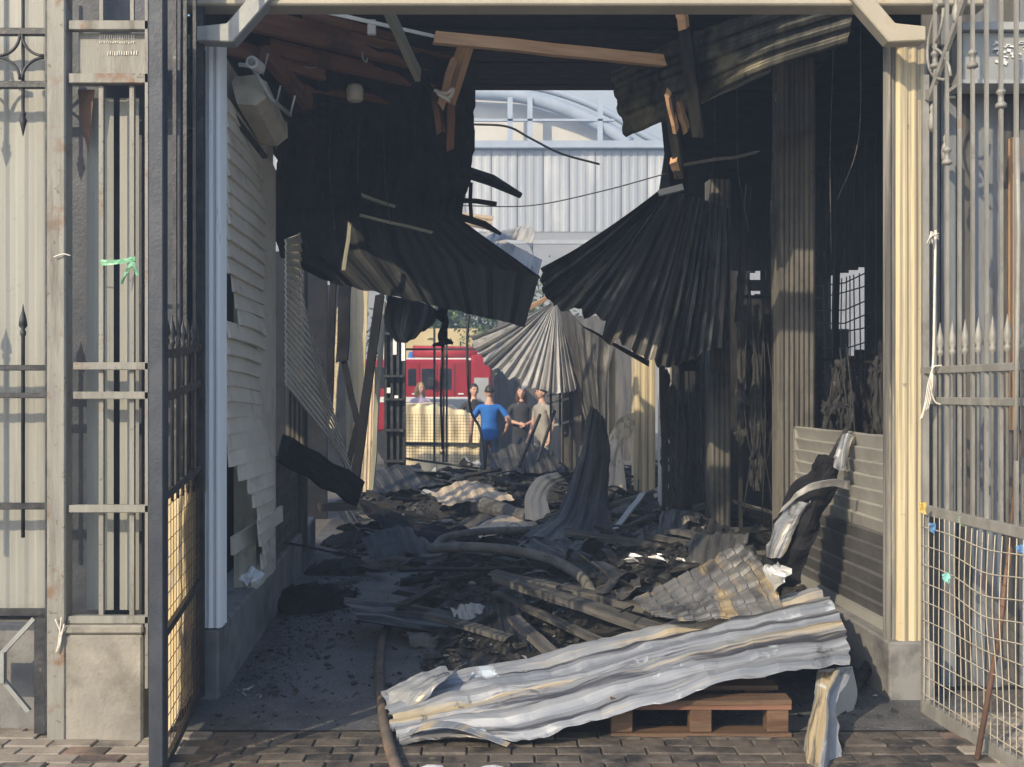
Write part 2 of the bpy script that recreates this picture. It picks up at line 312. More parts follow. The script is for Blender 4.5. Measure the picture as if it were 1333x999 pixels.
m_film = M('yellow_film', (.74,.57,.30), (.84,.72,.48), 3, (1,1,.5), bump=.2, rough=.5, stains=((3.0,.55,.68,(.34,.36,.38),0),))
_t = m_film.node_tree; _p = _t.nodes['Principled BSDF']; _tr = _t.nodes.new('ShaderNodeBsdfTranslucent'); _mx = _t.nodes.new('ShaderNodeMixShader'); _mx.inputs[0].default_value = .85
_t.links.new(_p.inputs['Base Color'].links[0].from_socket, _tr.inputs['Color']); _t.links.new(_p.outputs[0], _mx.inputs[1]); _t.links.new(_tr.outputs[0], _mx.inputs[2])
_t.links.new(_mx.outputs[0], [n for n in _t.nodes if n.type == 'OUTPUT_MATERIAL'][0].inputs['Surface'])

# ------------------------------------------------------------------ ground and paving
g = MB().span((-60,-30,-.3), (60,110,0)); struct(g.build('ground', m_ground, origin=(0,0,0)))
fl = []
nx, ny = 60, 120
mb = MB()
for j in range(ny+1):
    for i in range(nx+1):
        u = -1.75+4.1*i/nx; v = 4.86+19.2*j/ny
        p = W(u, v, 0); p.z = .012 + .010*noise.noise(p*1.4)*min(1, j/4) + .004*noise.noise(p*7)*min(1, j/4); mb.v.append(p)
for j in range(ny):
    for i in range(nx):
        a = j*(nx+1)+i; mb.f.append((a, a+1, a+nx+2, a+nx+1))
struct(mb.build('passage_floor', m_asphalt, origin=(0,0,0), smooth=True))
pv = struct(MB().span((-4.2, 2.2, 0), (4.2, 5.08, .006)).build('paving', m_joint, origin=(0,0,0)))
WORLD['paving'] = Vector((0,0,0))
def brick_mesh(mat):
    o = MB().box((0,0,.015), (.195,.095,.03)).build('paver', mat, None, origin=(0,0,0), bevel=.006); me = o.data; bpy.data.objects.remove(o); return me
meshes = [brick_mesh(m) for m in (m_paver, m_paverR, m_paverS)]
rest = MB(); cells = []
for r in range(29):
    y = 5.07 - r*.1
    for c in range(-21, 22):
        x = c*.2 + (.1 if r % 2 else 0)
        if y > 4.84 and -1.62 < x < 2.12: continue
        px = CX+F*x/y; vis = -40 < px < 1380 and y > 4.28
        cells.append((not vis, r, x, y))
k = 0
for hid, r, x, y in sorted(cells, key=lambda q: (q[0], q[1])):
    sooty = -1.45 < x < 2.05 and y > 4.2
    rz = R.uniform(-.02,.02); zz = R.uniform(-.004,.004)-.009
    if not hid and k < 300:
        me = meshes[2] if sooty and R.random() < 1.1 else meshes[1] if R.random() < .10 else meshes[0]
        o = bpy.data.objects.new('paver', me); C.objects.link(o); o.location = (x, y, zz); o.rotation_euler = (R.uniform(-.02,.02), R.uniform(-.02,.02), rz)
        mdf = o.modifiers.new('bevel', 'BEVEL'); mdf.width = .006; mdf.segments = 1
        o.parent = pv; k += 1
    else: rest.box((x, y, zz+.015), (.192,.092,.03), Matrix.Rotation(rz, 3, 'Z'))
o = rest.build('far_pavers', m_paver, None, origin=(0,0,0)); o.parent = pv; o['kind'] = 'stuff'

# ------------------------------------------------------------------ portal: beam and braces
portal = T('entrance_portal', 'cream steel beam with angled corner braces over the entrance', 'portal', W(-1.64, 5.2, 0))
MB().box((.25, 5.22, 3.66), (4.3, .14, .19)).build('beam', m_beam, portal, bevel=.008)
for sx, mat in ((0, m_braceg), (1, m_beam)):
    def q(px, py, d=5.12): return P(px if sx else 1464-px-3, py, d)
    MB().prism([q(1098,-14), q(1129,-14), q(1166,30), q(1206,34), q(1206,53), q(1158,55)], (0,.09,0)).build('corner_brace', mat, portal, bevel=.006)

# ------------------------------------------------------------------ clad posts
def clad_post(label, u, v, w, dep, z0, z1, mat, ribs=4, group=None):
    c = W(u, v, 0); prof = []
    n = ribs*4
    for i in range(n+1):
        t = i/n; prof.append((-w/2+w*t, -dep/2 - .010*trap(t*ribs+.1)))
    for i in range(n+1):
        t = i/n; prof.append((w/2 + .008*trap(t*ribs+.1), -dep/2+dep*t))
    for i in range(n+1):
        t = i/n; prof.append((-w/2 - .008*trap(t*ribs+.1), dep/2-dep*t)) if i else prof.append((-w/2-.001, dep/2))
    rot = Matrix.Rotation(.07, 3, 'Z')
    poly = [rot @ Vector((x, y, 0)) + c + Vector((0,0,z0)) for x, y in prof]
    return tag(MB().prism(poly, (0,0,z1-z0)).build('clad_post', mat, thick=0), label, 'post', group)
clad_post('white ribbed corner post beside the open left gate leaf', -1.585, 5.42, .115, .14, .385, 3.46, m_white, 3)
clad_post('sunlit cream ribbed corner post next to the wire mesh gate', 2.10, 5.40, .15, .07, .30, 3.44, m_cream, 3)
clad_post('narrow grey strip post against the sunlit cream post', 2.00, 5.42, .045, .05, .30, 3.44, m_greypost, 2)  # separate narrow strip, greyer and darker than the cream post beside it
clad_post('beige post between the buckled siding and the torn slanting siding', -1.62, 6.9, .14, .78, .36, 3.2, m_siding, 2)
clad_post('dark smoked ribbed post behind the slanting torn siding', -1.66, 9.15, .16, .16, .2, 3.9, m_creamD, 4)
clad_post('wide brown smoked ribbed post left of the slatted counter', 2.14, 7.3, .25, .16, .0, 3.98, m_creamS, 7)
clad_post('slim brown smoked ribbed post by the folded black roof sheet', 2.10, 9.15, .18, .18, .0, 3.5, m_creamS, 4)
clad_post('sunlit cream post standing behind the curled black sheet', 2.18, 12.9, .26, .2, .0, 2.7, m_cream, 3)
clad_post('grey post beside the sunlit cream post down the passage', 2.42, 12.6, .2, .2, .0, 2.6, m_greysheet, 3)

# ------------------------------------------------------------------ plinths
def plinth(label, pts, z, mat):
    poly = [W(u, v, .0) for u, v in pts]
    return tag(MB().prism(poly, (0,0,z)).build('plinth', mat, bevel=.012), label, 'plinth')
plinth('low sooty concrete plinth under the beige siding', [(-1.82,5.34),(-1.535,5.34),(-1.56,7.4),(-1.62,10.2),(-1.9,10.2)], .375, m_plinth)
plinth('low grey concrete plinth under the slatted counter', [(1.96,5.33),(2.2,5.33),(2.28,7.15),(2.03,7.15)], .315, m_plinth)

# ------------------------------------------------------------------ left shop shell (smoke-blackened)
def slab(name, label, cat, us, vs, z0, z1, mat):
    poly = [W(us[0], vs[0], z0), W(us[1], vs[0], z0), W(us[1], vs[1], z0), W(us[0], vs[1], z0)]
    return tag(MB().prism(poly, (0,0,z1-z0)).build(name, mat), label, cat)
slab('shop_roof', 'sooty flat roof over the beige sided shop', 'roof', (-4.3,-1.70), (5.4,6.5), 3.5, 3.6, m_soot)
slab('shop_wall', 'blackened rear wall inside the beige sided shop', 'wall', (-4.3,-4.2), (5.5,7.9), 0, 2.9, m_soot)
slab('shop_wall', 'blackened end wall of the beige sided shop', 'wall', (-2.35,-1.75), (7.8,7.9), 0, 3.98, m_soot)
slab('shop_soffit', 'dark soffit strip above the flat beige board', 'soffit', (-1.69,-1.64), (5.36,9.0), 3.485, 3.98, m_char)
slab('bay_wall', 'tall blackened wall beyond the dark smoked post', 'wall', (-4.07,-1.82), (13.0,13.1), 0, 3.4, m_soot)
tag(MB().span((-4.4,19,0), (-2.98,19.1,3.6)).build('stall_wall', m_soot), 'blackened stall wall left of the red fire engine', 'wall')
corr('corrugated_wall', W(-4.3,5.38,0), W(-1.66,5.38,0), 0, 3.49, .15, .02, m_cream)
tag(bpy.data.objects['corrugated_wall'], 'cream corrugated shop front behind the left gate leaf', 'wall')
# siding wall: every slat its own piece
sd = T('siding_wall', 'beige horizontal siding, buckled and torn at the bottom', 'siding', W(-1.52, 5.5, .4))
for i in range(31):
    z = .52+i*.087
    v0, v1 = 5.50, (7.05 if z < 1.25 else 6.55+.4*max(0,1.5-z)+R.uniform(-.02,.02))
    if z < .62: v0 = 6.35
    elif z < .92: v0 = 6.2-(z-.62)*.9+R.uniform(-.02,.02)
    elif z < 1.16: v0 = 5.90-(z-.92)*1.2+R.uniform(-.02,.02)
    if 1.98 < z < 2.24: v0 = 5.60+(2.24-z)*.7+R.uniform(-.02,.02)
    bulge = .10*math.exp(-((z-1.05)/.38)**2) + .04*math.exp(-((z-1.95)/.12)**2) + .025*math.sin(z*3)
    n = 6; mbs = MB(); o0 = 0
    for j in range(n+1):
        v = v0+(v1-v0)*j/n; s = j/n
        b = bulge*math.sin(math.pi*min(1,(v-5.4)/1.6)) + .006*noise.noise(Vector((v*3, z*5, 1)))
        dz = -.03*s*s*(1 if z < 2 else 0) + .008*noise.noise(Vector((v*2, z*3, 9)))
        for du, zz in ((.0,.090),(.019,.006),(.019,.0),(.002,-.002),(-.006,.090)): mbs.v.append(W(-1.53+b+du, v, z+zz+dz))
    for j in range(n):
        for k2 in range(5): a = j*5+k2; b2 = j*5+(k2+1)%5; mbs.f.append((a, b2, b2+5, a+5))
    mbs.f.append((0,1,2,3,4)); mbs.f.append(tuple(n*5+q2 for q2 in (4,3,2,1,0)))
    mbs.build('slat', m_siding, sd)
fb = tag(MB().prism([W(-1.60,5.5,3.14), W(-1.60,7.3,3.14), W(-1.60,7.3,3.48), W(-1.60,5.5,3.48)], (.03,0,0)).build('fascia_board', m_siding), 'flat beige board above the buckled siding', 'board')
# torn lower end and boards behind it
tag(plank('trim_board', P(302,712,6.0), P(366,668,6.95), .02, .11, m_siding, n=3, jit=.004), 'loose beige trim board at the torn foot of the siding', 'board')
tag(MB().prism([W(-1.60,6.45,.38), W(-1.60,7.05,.38), W(-1.60,7.05,.78), W(-1.60,6.6,.72)], (.02,0,0)).build('wall_board', m_siding2), 'grey wall board showing below the torn siding', 'board')
sheet('plastic_bag', [[(310,742,6.1),(330,735,6.2),(345,748,6.3)],[(312,752,6.0),(330,750,6.05),(343,757,6.2)]], m_plastic, crumple=.05, freq=12, nu=14, nv=8)
tag(bpy.data.objects['plastic_bag'], 'crumpled white plastic bag on the sooty plinth', 'bag')
# second bay: grey siding hanging slantwise
td = T('torn_siding', 'torn beige siding slanting down between two posts', 'siding', P(420, 600, 8.2))
A0, A1 = P(372,315,7.5), P(396,318,8.6); B0, B1 = P(372,500,7.4), P(462,642,8.9)
def tears(s): return P(372, 312+s*190, 7.45), P(394+68*max(0,(s-.25)/.75)**1.1, 300+s*330, 8.7)
for i in range(24):
    s0, s1 = i/24, (i+1.04)/24
    a, b = tears(s0); c, d = tears(s1)
    mid0 = a.lerp(b,.5)+Vector((.03,0,0)); mid1 = c.lerp(d,.5)+Vector((.045,0,0))
    off = Vector((.012,-.006,0))
    MB().add([a,mid0,b,d+off,mid1+off,c+off, a-off,mid0-off,b-off,d,mid1,c], [(0,1,4,5),(1,2,3,4),(6,11,10,7),(7,10,9,8),(5,4,10,11),(4,3,9,10),(0,6,7,1),(1,7,8,2),(0,5,11,6),(2,8,9,3)]).build('slat', m_siding, td)
ls = T('lower_siding', 'dark ribbed low siding below the slanting torn panel', 'siding', W(-1.6, 8, .3))
for i in range(9):
    plank('slat', W(-1.60,7.25,.42+i*.085), W(-1.64,9.05,.42+i*.085), .018, .082, m_creamD, ls, roll=.12)
tag(plank('charred_board', P(368,585,7.8), P(462,640,8.4), .05, .22, m_char, n=5, jit=.02, end=.05), 'wide charred board leaning under the torn siding', 'board')

# roller cassette and lamp under the eave
ca = T('awning_cassette', 'long pale awning cassette hanging askew below the eave', 'awning cassette', P(345, 150, 5.9))
a, b = P(318,98,5.62), P(352,205,6.35); ax = (b-a).normalized(); sd1 = Vector((1,0,0)); sd1 = (sd1-ax*sd1.dot(ax)).normalized(); up1 = ax.cross(sd1)
pr = [(-.10,-.06),(-.085,-.1),(.02,-.12),(.085,-.07),(.095,.03),(.04,.09),(-.06,.08)]
a = P(325,120,5.7); b = P(352,172,6.45)
hs_ = MB().prism([a+sd1*x*1.05+up1*y for x, y in pr], b-a).build('housing', m_duct, ca, smooth=False)
MB().prism([b+sd1*x*1.15+up1*y*1.1 for x, y in pr], (b-a).normalized()*.02).build('end_cap', m_duct, hs_)
plank('arm', P(288,130,5.55), P(345,205,6.2), .03, .02, m_iron, ca)
wire('rail', [P(330,90,5.6), P(352,128,5.7), P(378,150,6.0)], .012, m_shutter, ca)
for q0, q1 in (((349,70),(342,98)),((365,112),(360,135)),((384,125),(378,150))): wire('hanger', [P(*q0,5.7), P(*q1,5.75)], .006, m_shutter, ca)
cm = T('security_camera', 'round dark eyed camera on the flat beige board', 'camera', P(328,81,5.5))
c0 = P(328,81,5.5)
MB().tube([c0+Vector((.0,.16,.02)), c0+Vector((0,0,0))], .034, 14).build('body', m_plastic, cm, smooth=False)
MB().tube([c0, c0+Vector((0,-.012,0))], .02, 12).build('lens', m_glass, cm)
MB().tube([c0+Vector((-.0,.14,.02)), c0+Vector((-.12,.2,.05))], .012, 8).build('bracket', m_plastic, cm)
lp = T('lantern', 'small pale lantern hanging below the brown rafters', 'lamp', P(462,130,6.5))
c0 = P(462,121,6.5)
MB().lathe(c0+Vector((0,0,-.055)), [(.038,0),(.052,.012),(.055,.08),(.045,.1),(.02,.112)], 12).build('shade', m_duct, lp, smooth=True)
wire('cord', [c0+Vector((0,0,.05)), c0+Vector((-.03,0,.16)), P(440,85,6.5)], .005, m_rubber, lp)

# ------------------------------------------------------------------ roof remains above the passage
cl = T('burnt_ceiling', 'blackened board ceiling just behind the entrance beam', 'ceiling', W(0,6,3.6))
for i in range(20):
    y0 = 5.36+i*.135
    MB().span((-1.75, y0, 3.985+R.uniform(0,.012)), (2.25, y0+.128, 4.02)).build('board', m_char, cl)
tag(MB().span((-1.9,5.32,4.04), (4.2,8.1,4.08)).build('roof_deck', m_soot), 'black roof deck lying on the ceiling boards', 'roof')
tag(MB().prism([W(1.35,8.12,4.0), W(4.3,8.12,4.0), W(4.3,12.3,4.0), W(2.25,12.3,4.0), W(1.9,10.4,4.0)], (0,0,.06)).build('roof_deck', m_soot), 'black roof deck over the burnt shops', 'roof')
tag(MB().prism([W(-2.2,8.12,4.0), W(-.30,8.12,4.0), W(-.22,8.9,4.0), W(-2.2,9.6,4.0)], (0,0,.05)).build('roof_deck', m_soot), 'black roof deck above the hanging burnt sheets', 'roof')
tag(sheet('hanging_sheet', [[(335,40,5.75),(480,62,6.3),(622,82,6.8)],[(365,120,6.4),(500,130,6.9),(618,150,7.1)],[(362,200,7.6),(500,205,7.7),(613,225,7.6)],[(352,275,8.1),(490,270,8.2),(605,262,7.9)]], m_sootsheet, ribs=6, amp=.02, crumple=.025, freq=2, nu=48, nv=30, torn=.02), 'black burnt roofing felt sagging below the brown rafters', 'sheet')
tag(sheet('hanging_sheet', [[(352,222,8.3),(500,218,8.6),(614,200,8.5)],[(352,290,8.3),(510,280,8.6),(600,286,8.5)],[(366,335,8.3),(520,326,8.6),(702,360,8.7)],[(420,364,8.3),(560,396,8.6),(683,426,8.7)]], m_sootsheet, ribs=9, amp=.022, crumple=.007, freq=2, nu=72, nv=30, torn=.012, sm=False), 'large black sheet hanging low over the left half of passage', 'sheet')
tag(sheet('hanging_scrap', [[(505,385,9.3),(548,392,9.4),(572,405,9.4)],[(500,420,9.3),(540,425,9.3),(566,420,9.4)],[(515,445,9.3),(532,446,9.3),(552,432,9.4)]], m_burnt, ribs=3, amp=.02, nu=20, nv=8), 'small dark ribbed scrap below the large hanging sheet', 'scrap sheet')
tag(sheet('hanging_scrap', [[(565,392,9.1),(580,395,9.0),(592,396,9.1)],[(568,425,9.1),(578,430,9.05),(588,425,9.1)],[(562,452,9.1),(577,448,9.0),(590,450,9.1)]], m_soot, crumple=.06, freq=9, nu=12, nv=12), 'black melted lump dangling from the large hanging sheet', 'scrap')
# brown rafters
rf = [((300,20,5.6),(606,92,7.0),.05,.13),((350,62,5.9),(600,118,7.2),.05,.09),((262,52,5.55),(420,96,6.3),.04,.09),((395,112,6.5),(560,138,7.3),.04,.07),((395,18,5.8),(520,52,6.6),.04,.05)]
labs = ['longest red brown rafter sloping under the burnt roof', 'second red brown rafter just below the longest one', 'short brown rafter end at the corner brace', 'lowest brown batten under the sloping rafters', 'thin brown batten above the longest rafter']
for (a, b, w, h), l in zip(rf, labs): tag(plank('rafter', P(*a), P(*b), w, h, m_woodred, n=4, jit=.004, end=.02), l, 'rafter')
tag(plank('rafter_post', P(345,68,5.8), P(402,135,6.4), .06, .09, m_woodred, n=3, jit=.004), 'slanting brown strut beside the awning cassette', 'strut')
tag(MB().prism([P(355,-3,5.55), P(600,53,6.2), P(600,57,6.2), P(355,3,5.55)], (0,.04,.01)).build('metal_edging', m_plastic), 'white metal edging strip along the sloping eave', 'edging')
tag(plank('plank', P(566,49,5.95), P(863,80,6.3), .045, .068, m_woodnew, n=6, jit=.003, end=.02), 'raw orange pine plank hanging across the roof gap', 'plank')
tag(plank('plank', P(484,-30,5.4), P(545,98,6.2), .03, .085, m_woodgrey, n=4, jit=.004), 'weathered grey plank slanting down from the beam', 'plank')
tag(plank('plank', P(542,92,6.2), P(562,118,6.35), .02, .03, m_char, n=2, jit=.004), 'charred stub below the slanting grey plank', 'plank')
for a, b, w, h, m, l in [((606,62,6.6),(584,130,6.7),.05,.10,m_woodnew,'splintered orange wood strut under the rafter end'),
      ((590,78,6.55),(574,138,6.6),.03,.04,m_woodnew,'thin splintered orange stick beside the wood strut'),
      ((588,112,6.8),(585,190,7.0),.05,.10,m_woodred,'brown hanger board below the splintered strut'),
      ((566,110,6.75),(575,175,6.9),.04,.08,m_woodred,'dark hanger board left of the brown hanger')]:
    tag(plank('strut', P(*a), P(*b), w, h, m, n=3, jit=.006, end=.03), l, 'strut')
wire('rope_knot', curve([P(566,118,6.55),P(580,122,6.5),P(590,116,6.5),P(584,128,6.52),P(570,122,6.5),P(586,132,6.5)], 5), .012, m_cord)
tag(bpy.data.objects['rope_knot'], 'knotted pale rope around the splintered strut', 'rope')
hk = wire('hook', curve([P(472,68,6.2),P(472,76,6.2),P(477,81,6.2),P(478,76,6.2)], 5), .005, m_shutter); tag(hk, 'small steel hook below the longest rafter', 'hook')
tag(MB().box(P(484,36,6.1), (.05,.03,.09)).build('clip', m_chrome, bevel=.004), 'pale bracket clip under the white edging', 'bracket')
w1 = wire('cable', curve([P(362,76,6.0),P(385,84,6.1),P(410,88,6.2),P(442,75,6.3)], 6), .004, m_shutter); tag(w1, 'loose grey cable sagging below the rafters', 'cable')

for a, b, l in [((472,255,7.6),(514,270,7.7),'short pale batten caught on the black felt'),((470,281,8.0),(562,303,8.1),'long dim batten lying on the hanging black sheet'),((448,352,8.1),(456,292,8.1),'small upright splinter on the hanging black sheet')]:
    tag(plank('batten', P(*a), P(*b), .03, .022, m_woodgrey, n=3, jit=.004, end=.02), l, 'batten')
# right hand roof sheet and broken rafters
tag(sheet('roof_sheet', [[(797,92,6.7),(802,130,6.75),(817,178,6.8)],[(890,48,6.2),(890,95,6.3),(892,146,6.4)],[(985,14,5.8),(990,55,5.9),(985,97,6.0)],[(1085,-22,5.5),(1110,15,5.6),(1105,55,5.7)]], m_burntroof, ribs=4, amp=.022, nu=48, nv=24, crumple=.02, freq=2.5, torn=.012), 'dark scorched corrugated roof sheet jutting over the gap', 'roof sheet')
for a, b, w, h, m, l in [((889,14,5.9),(908,172,6.3),.07,.06,m_char,'long charred rafter with pale end hanging by the roof sheet'),
      ((888,14,5.87),(891,34,5.9),.05,.075,m_woodnew,'raw orange broken rafter end near the cream beam'),
      ((872,122,6.2),(884,228,6.5),.055,.07,m_char,'charred rafter stub dangling over the folded sheet'),
      ((870,122,6.16),(881,172,6.3),.02,.075,m_woodnew,'split orange timber face on the dangling stub'),
      ((884,135,6.3),(893,168,6.4),.03,.06,m_woodnew,'small orange timber block beside the dangling stub'),
      ((909,145,6.5),(911,172,6.6),.03,.03,m_woodred,'brown timber peg right of the dangling stub'),
      ((877,208,6.4),(883,226,6.5),.05,.05,m_woodnew,'splintered orange lower end of the dangling stub'),
      ((915,130,6.3),(1000,92,6.1),.02,.03,m_woodgrey,'thin ash grey batten under the dark roof sheet'),
      ((884,216,6.9),(985,200,6.6),.02,.02,m_charash,'thin sooty rod crossing above the folded sheet')]:
    tag(plank('broken_rafter', P(*a), P(*b), w, h, m, n=4, jit=.006, end=.03), l, 'rafter')
# charred sticks in the sky gap
for pts, r, l in [([(600,222,8.3),(640,235,8.4),(678,255,8.5)], [.05,.05,.025], 'thick charred branch like batten poking into the gap'),
      ([(598,261,8.3),(620,262,8.35),(646,266,8.4)], .022, 'thin charred rod poking out below the thick batten'),
      ([(613,238,8.3),(612,262,8.3),(614,290,8.3)], .018, 'short upright charred stick on the hanging sheet'),
      ([(600,283,8.35),(630,292,8.4),(652,305,8.45)], [.03,.03,.015], 'pointed charred splinter over the grey ribbed sheets')]:
    tag(MB().tube([P(*p) for p in pts], r, 6).build('charred_stick', m_char), l, 'stick')
tag(wire('cable', curve([P(615,162,9),P(660,165,9),P(690,180,9.1),P(730,200,9.2),P(780,214,9.4)], 6), .010, m_rubber), 'black cable drooping across the roof gap', 'cable')
tag(wire('cable', curve([P(600,268,12),P(690,268,12),P(780,250,11.5),P(868,226,11)], 6), .007, m_rubber), 'thin straight wire before the pale hall', 'cable')

for k, (x0, y0, x1, y1, d) in enumerate([(1085,60,1082,330,6.6),(1010,120,1004,270,6.9),(960,150,975,300,7.4),(430,150,436,300,7.3),(500,200,508,290,7.5),(470,130,466,240,6.9),(1120,150,1090,260,6.3),(930,190,925,330,7.8)]):
    tag(wire('hanging_wire', curve([P(x0,y0-120,d), P(x0,y0,d), P((x0+x1)/2+R.uniform(-8,8),(y0+y1)/2,d), P(x1,y1,d)], 5), .0035, m_charash, None, 5), 'thin ash grey wire dangling from the burnt roof deck', 'wire', 'wires dangling from the burnt roof')
# folded sheets (fans of corrugation)
def fan(name, label, apex, edge, mat, folds, amp, topw=.12, nv=14, apex2=None):
    ap = P(*apex); ap2 = P(*apex2) if apex2 else None; ed = [P(*e) for e in edge]; ed = curve(ed, 14); n = len(ed)-1
    rows = [[(ap.lerp(ap2, max(0,i/n-.35)/.65) if ap2 else ap)+Vector((topw*(i/n-.5), .0, 0)) for i, e in enumerate(ed)], ed]
    mb = MB(); uv = []
    for j in range(nv+1):
        s = j/nv
        for i in range(n+1):
            a, b = rows[0][i], rows[1][i]; p = a.lerp(b, s)
            nr = Vector((0,-1,.25)).normalized(); x = (i/n+.035*noise.noise(Vector((i*.11,folds,0))))*folds
            fk = noise.noise(Vector((math.floor(x)*3.7, folds, 2)))
            h = amp*(abs((x % 1)*2-1)-.5)*(.25+.9*s)*(1+.9*fk) + .05*(.5-abs(noise.noise(p*3.2)))
            p = a.lerp(b, s*(1+.10*fk*s+.03*noise.noise(Vector((i*.6,1,folds)))))
            sag = -.12*math.sin(math.pi*s)*(1-.4*math.sin(math.pi*i/n))
            q = p+nr*h; q.z += sag*.35; q.y += sag*.6; mb.v.append(q); uv.append((i/n*1.4, s*1.6))
    for j in range(nv):
        for i in range(n): a = j*(n+1)+i; mb.f.append((a, a+1, a+n+2, a+n+1))
    return tag(mb.build(name, mat, thick=.003, uv=uv), label, 'roof sheet')
fan('folded_sheet', 'black corrugated sheet folded like a fan below the roof end', (872,246,8.4), [(703,354,8.6),(722,392,8.2),(775,420,8.0),(845,474,8.0),(898,470,8.2),(948,456,8.6)], m_fansheet, 21, .10, apex2=(938,272,8.8))
tag(sheet('folded_sheet', [[(703,356,8.62),(712,385,8.7)],[(738,404,8.5),(742,408,8.5)],[(790,440,8.3),(792,446,8.3)],[(846,470,8.2),(845,478,8.2)]], m_soot, crumple=.02, nu=6, nv=20), 'curled black lower edge of the fan folded sheet', 'sheet edge')
tag(MB().box(P(873,248,8.3), (.2,.06,.05), Matrix.Rotation(-.25,3,'Y')).build('metal_clip', m_silver), 'bright metal strip clamped on top of the folded sheet', 'strip')
tag(plank('charred_post', P(884,205,8.5), P(900,480,9.0), .14, .14, m_soot, n=5, jit=.02), 'black post carrying the fan folded sheet', 'post')
fan('folded_sheet', 'grey corrugated sheet folded like a fan farther down passage', (722,396,13.6), [(612,440,13.0),(640,478,12.8),(690,505,12.8),(735,512,13.0),(766,500,13.6)], m_greysheet, 21, .10)
tag(sheet('bent_sheet', [[(728,395,13.4),(760,425,13.2),(800,446,13.1)],[(740,470,13.4),(765,490,13.2),(790,500,13.1)],[(765,560,13.2),(778,575,13.2),(788,585,13.1)]], m_burnt, ribs=3, amp=.03, nu=20, nv=14), 'dark bent sheet draped from the grey folded sheet', 'sheet')
tag(sheet('ribbed_scrap', [[(633,305,10.2),(690,292,10.4),(694,330,10.2)],[(630,318,10.0),(680,312,10.3),(698,340,10.1)]], m_greysheet, ribs=0, nu=12, nv=8, crumple=.03), 'crumpled grey metal scrap on the hanging sheet', 'scrap sheet')
tag(sheet('ribbed_scrap', [[(628,326,10.3),(700,360,10.0)],[(634,300,10.5),(706,338,10.2)]][::-1], m_greysheet, ribs=0, nu=10, nv=12, crumple=.01), 'pale ribbed sheet stub beyond the hanging sheet', 'scrap sheet')
tag(sheet('ribbed_scrap', [[(598,276,10.5),(598,292,10.4)],[(643,282,10.6),(636,300,10.5)]], m_scorch, ribs=3, amp=.015, nu=18, nv=6), 'small brown ribbed scrap under the charred rod', 'scrap sheet')
tag(plank('pine_batten', P(676,408,12.2), P(716,386,12.4), .04, .05, m_woodnew), 'orange pine batten on top of the grey folded sheet', 'batten')

# ------------------------------------------------------------------ right hand shops
bw = T('charred_wall', 'charred board wall at the back of the burnt shops', 'wall', W(3.7, 9, 0))
i = 0; v = 5.6
while v < 15.4:
    wd = .24; segs = [(0, 3.98)]
    if 9.55 < v < 10.2: segs = [(0,1.9+R.uniform(-.2,.25)),(2.84,3.98)]
    elif 10.4 < v < 10.85: segs = [(0,2.15+R.uniform(-.1,.15)),(2.84,3.98)]
    elif 12.6 < v < 13.6: segs = [(0,2.85),(3.2,3.98)] if R.random() < .8 else segs
    for z0, z1 in segs:
        plank('board', W(3.7,v+wd/2,z0), W(3.7,v+wd/2,z1), .03, wd-.012, m_char, bw, up=(1,0,0))
    v += wd
ew = T('charred_wall', 'charred board end wall closing the burnt shops', 'wall', W(3, 12.2, 0))
u = 2.38
while u < 3.72:
    for z0, z1 in ([(0,2.72),(2.82,2.95),(3.06,3.98)] if 3.05 < u < 3.4 else [(0,3.98)]):
        plank('board', W(u+.07,12.2,z0), W(u+.07,12.2,z1), .139, .03, m_char, ew, up=(0,1,0))
    u += .14
tag(corr('outer_wall', (9.2,4), (9.2,26), 0, 4.5, .3, .03, m_siding2), 'pale corrugated wall beyond the burnt shops', 'wall')
mp = MB()
for k2 in range(9): mp.tube([W(3.62, 9.6+k2*.13, 1.6), W(3.62, 9.6+k2*.13+.05*math.sin(k2), 2.75)], .007, 5)
for k2 in range(9): mp.tube([W(3.61, 9.5, 1.7+k2*.13), W(3.61, 10.1, 1.66+k2*.13+.03*math.sin(k2*2)), W(3.61, 10.9, 1.7+k2*.13)], .007, 5)
o = mp.build('display_grid', m_iron); tag(o, 'black wire display grid across the bright wall hole', 'grid')
def burnt_rack(label, x0, x1, d0, d1, ytop, ybot, n, seed):
    rr = random.Random(seed); t = T('burnt_rack', label, 'rack', P((x0+x1)/2, ybot, d0))
    for px in (x0, x1): MB().bar(P(px,ytop-25,d1), P(px+2,ybot,d1), .03, .03, up=(0,1,0)).build('upright', m_char, t)
    plank('rail', P(x0-4,ytop,d1), P(x1+4,ytop+4,d1), .025, .025, m_char, t)
    for k in range(n):
        px = rr.uniform(x0, x1); d = rr.uniform(d0, d1); w = rr.uniform(7,15); y0 = ytop+rr.uniform(-4,90); y1 = min(ybot, y0+rr.uniform(60,190))
        sheet('burnt_garment', [[(px-w*.35,y0,d),(px,y0-4,d-.03),(px+w*.35,y0,d)],[(px-w*.6,(y0+y1)/2,d+.02),(px,(y0+y1)/2,d-.06),(px+w*.5,(y0+y1)/2,d)],[(px-w*.5+rr.uniform(-4,4),y1-6,d),(px+rr.uniform(-3,3),y1,d-.04),(px+w*.6,y1-12,d)]], m_rag, ribs=rr.randint(3,5), amp=.03, prof='sin', nu=18, nv=16, crumple=.035, freq=9, torn=.05, thick=.004, parent=t)
    for k in range(5):
        px = rr.uniform(x0, x1); wire('bent_wire', curve([P(px,ytop+rr.uniform(-30,30),d0), P(px+rr.uniform(-12,12),(ytop+ybot)/2,d0-.1), P(px+rr.uniform(-20,20),ybot-rr.uniform(0,60),d0)], 4), .006, m_rubber, t, 5)
burnt_rack('rack of burnt clothes between the two smoked posts', 962, 1008, 8.1, 8.8, 385, 690, 16, 1)
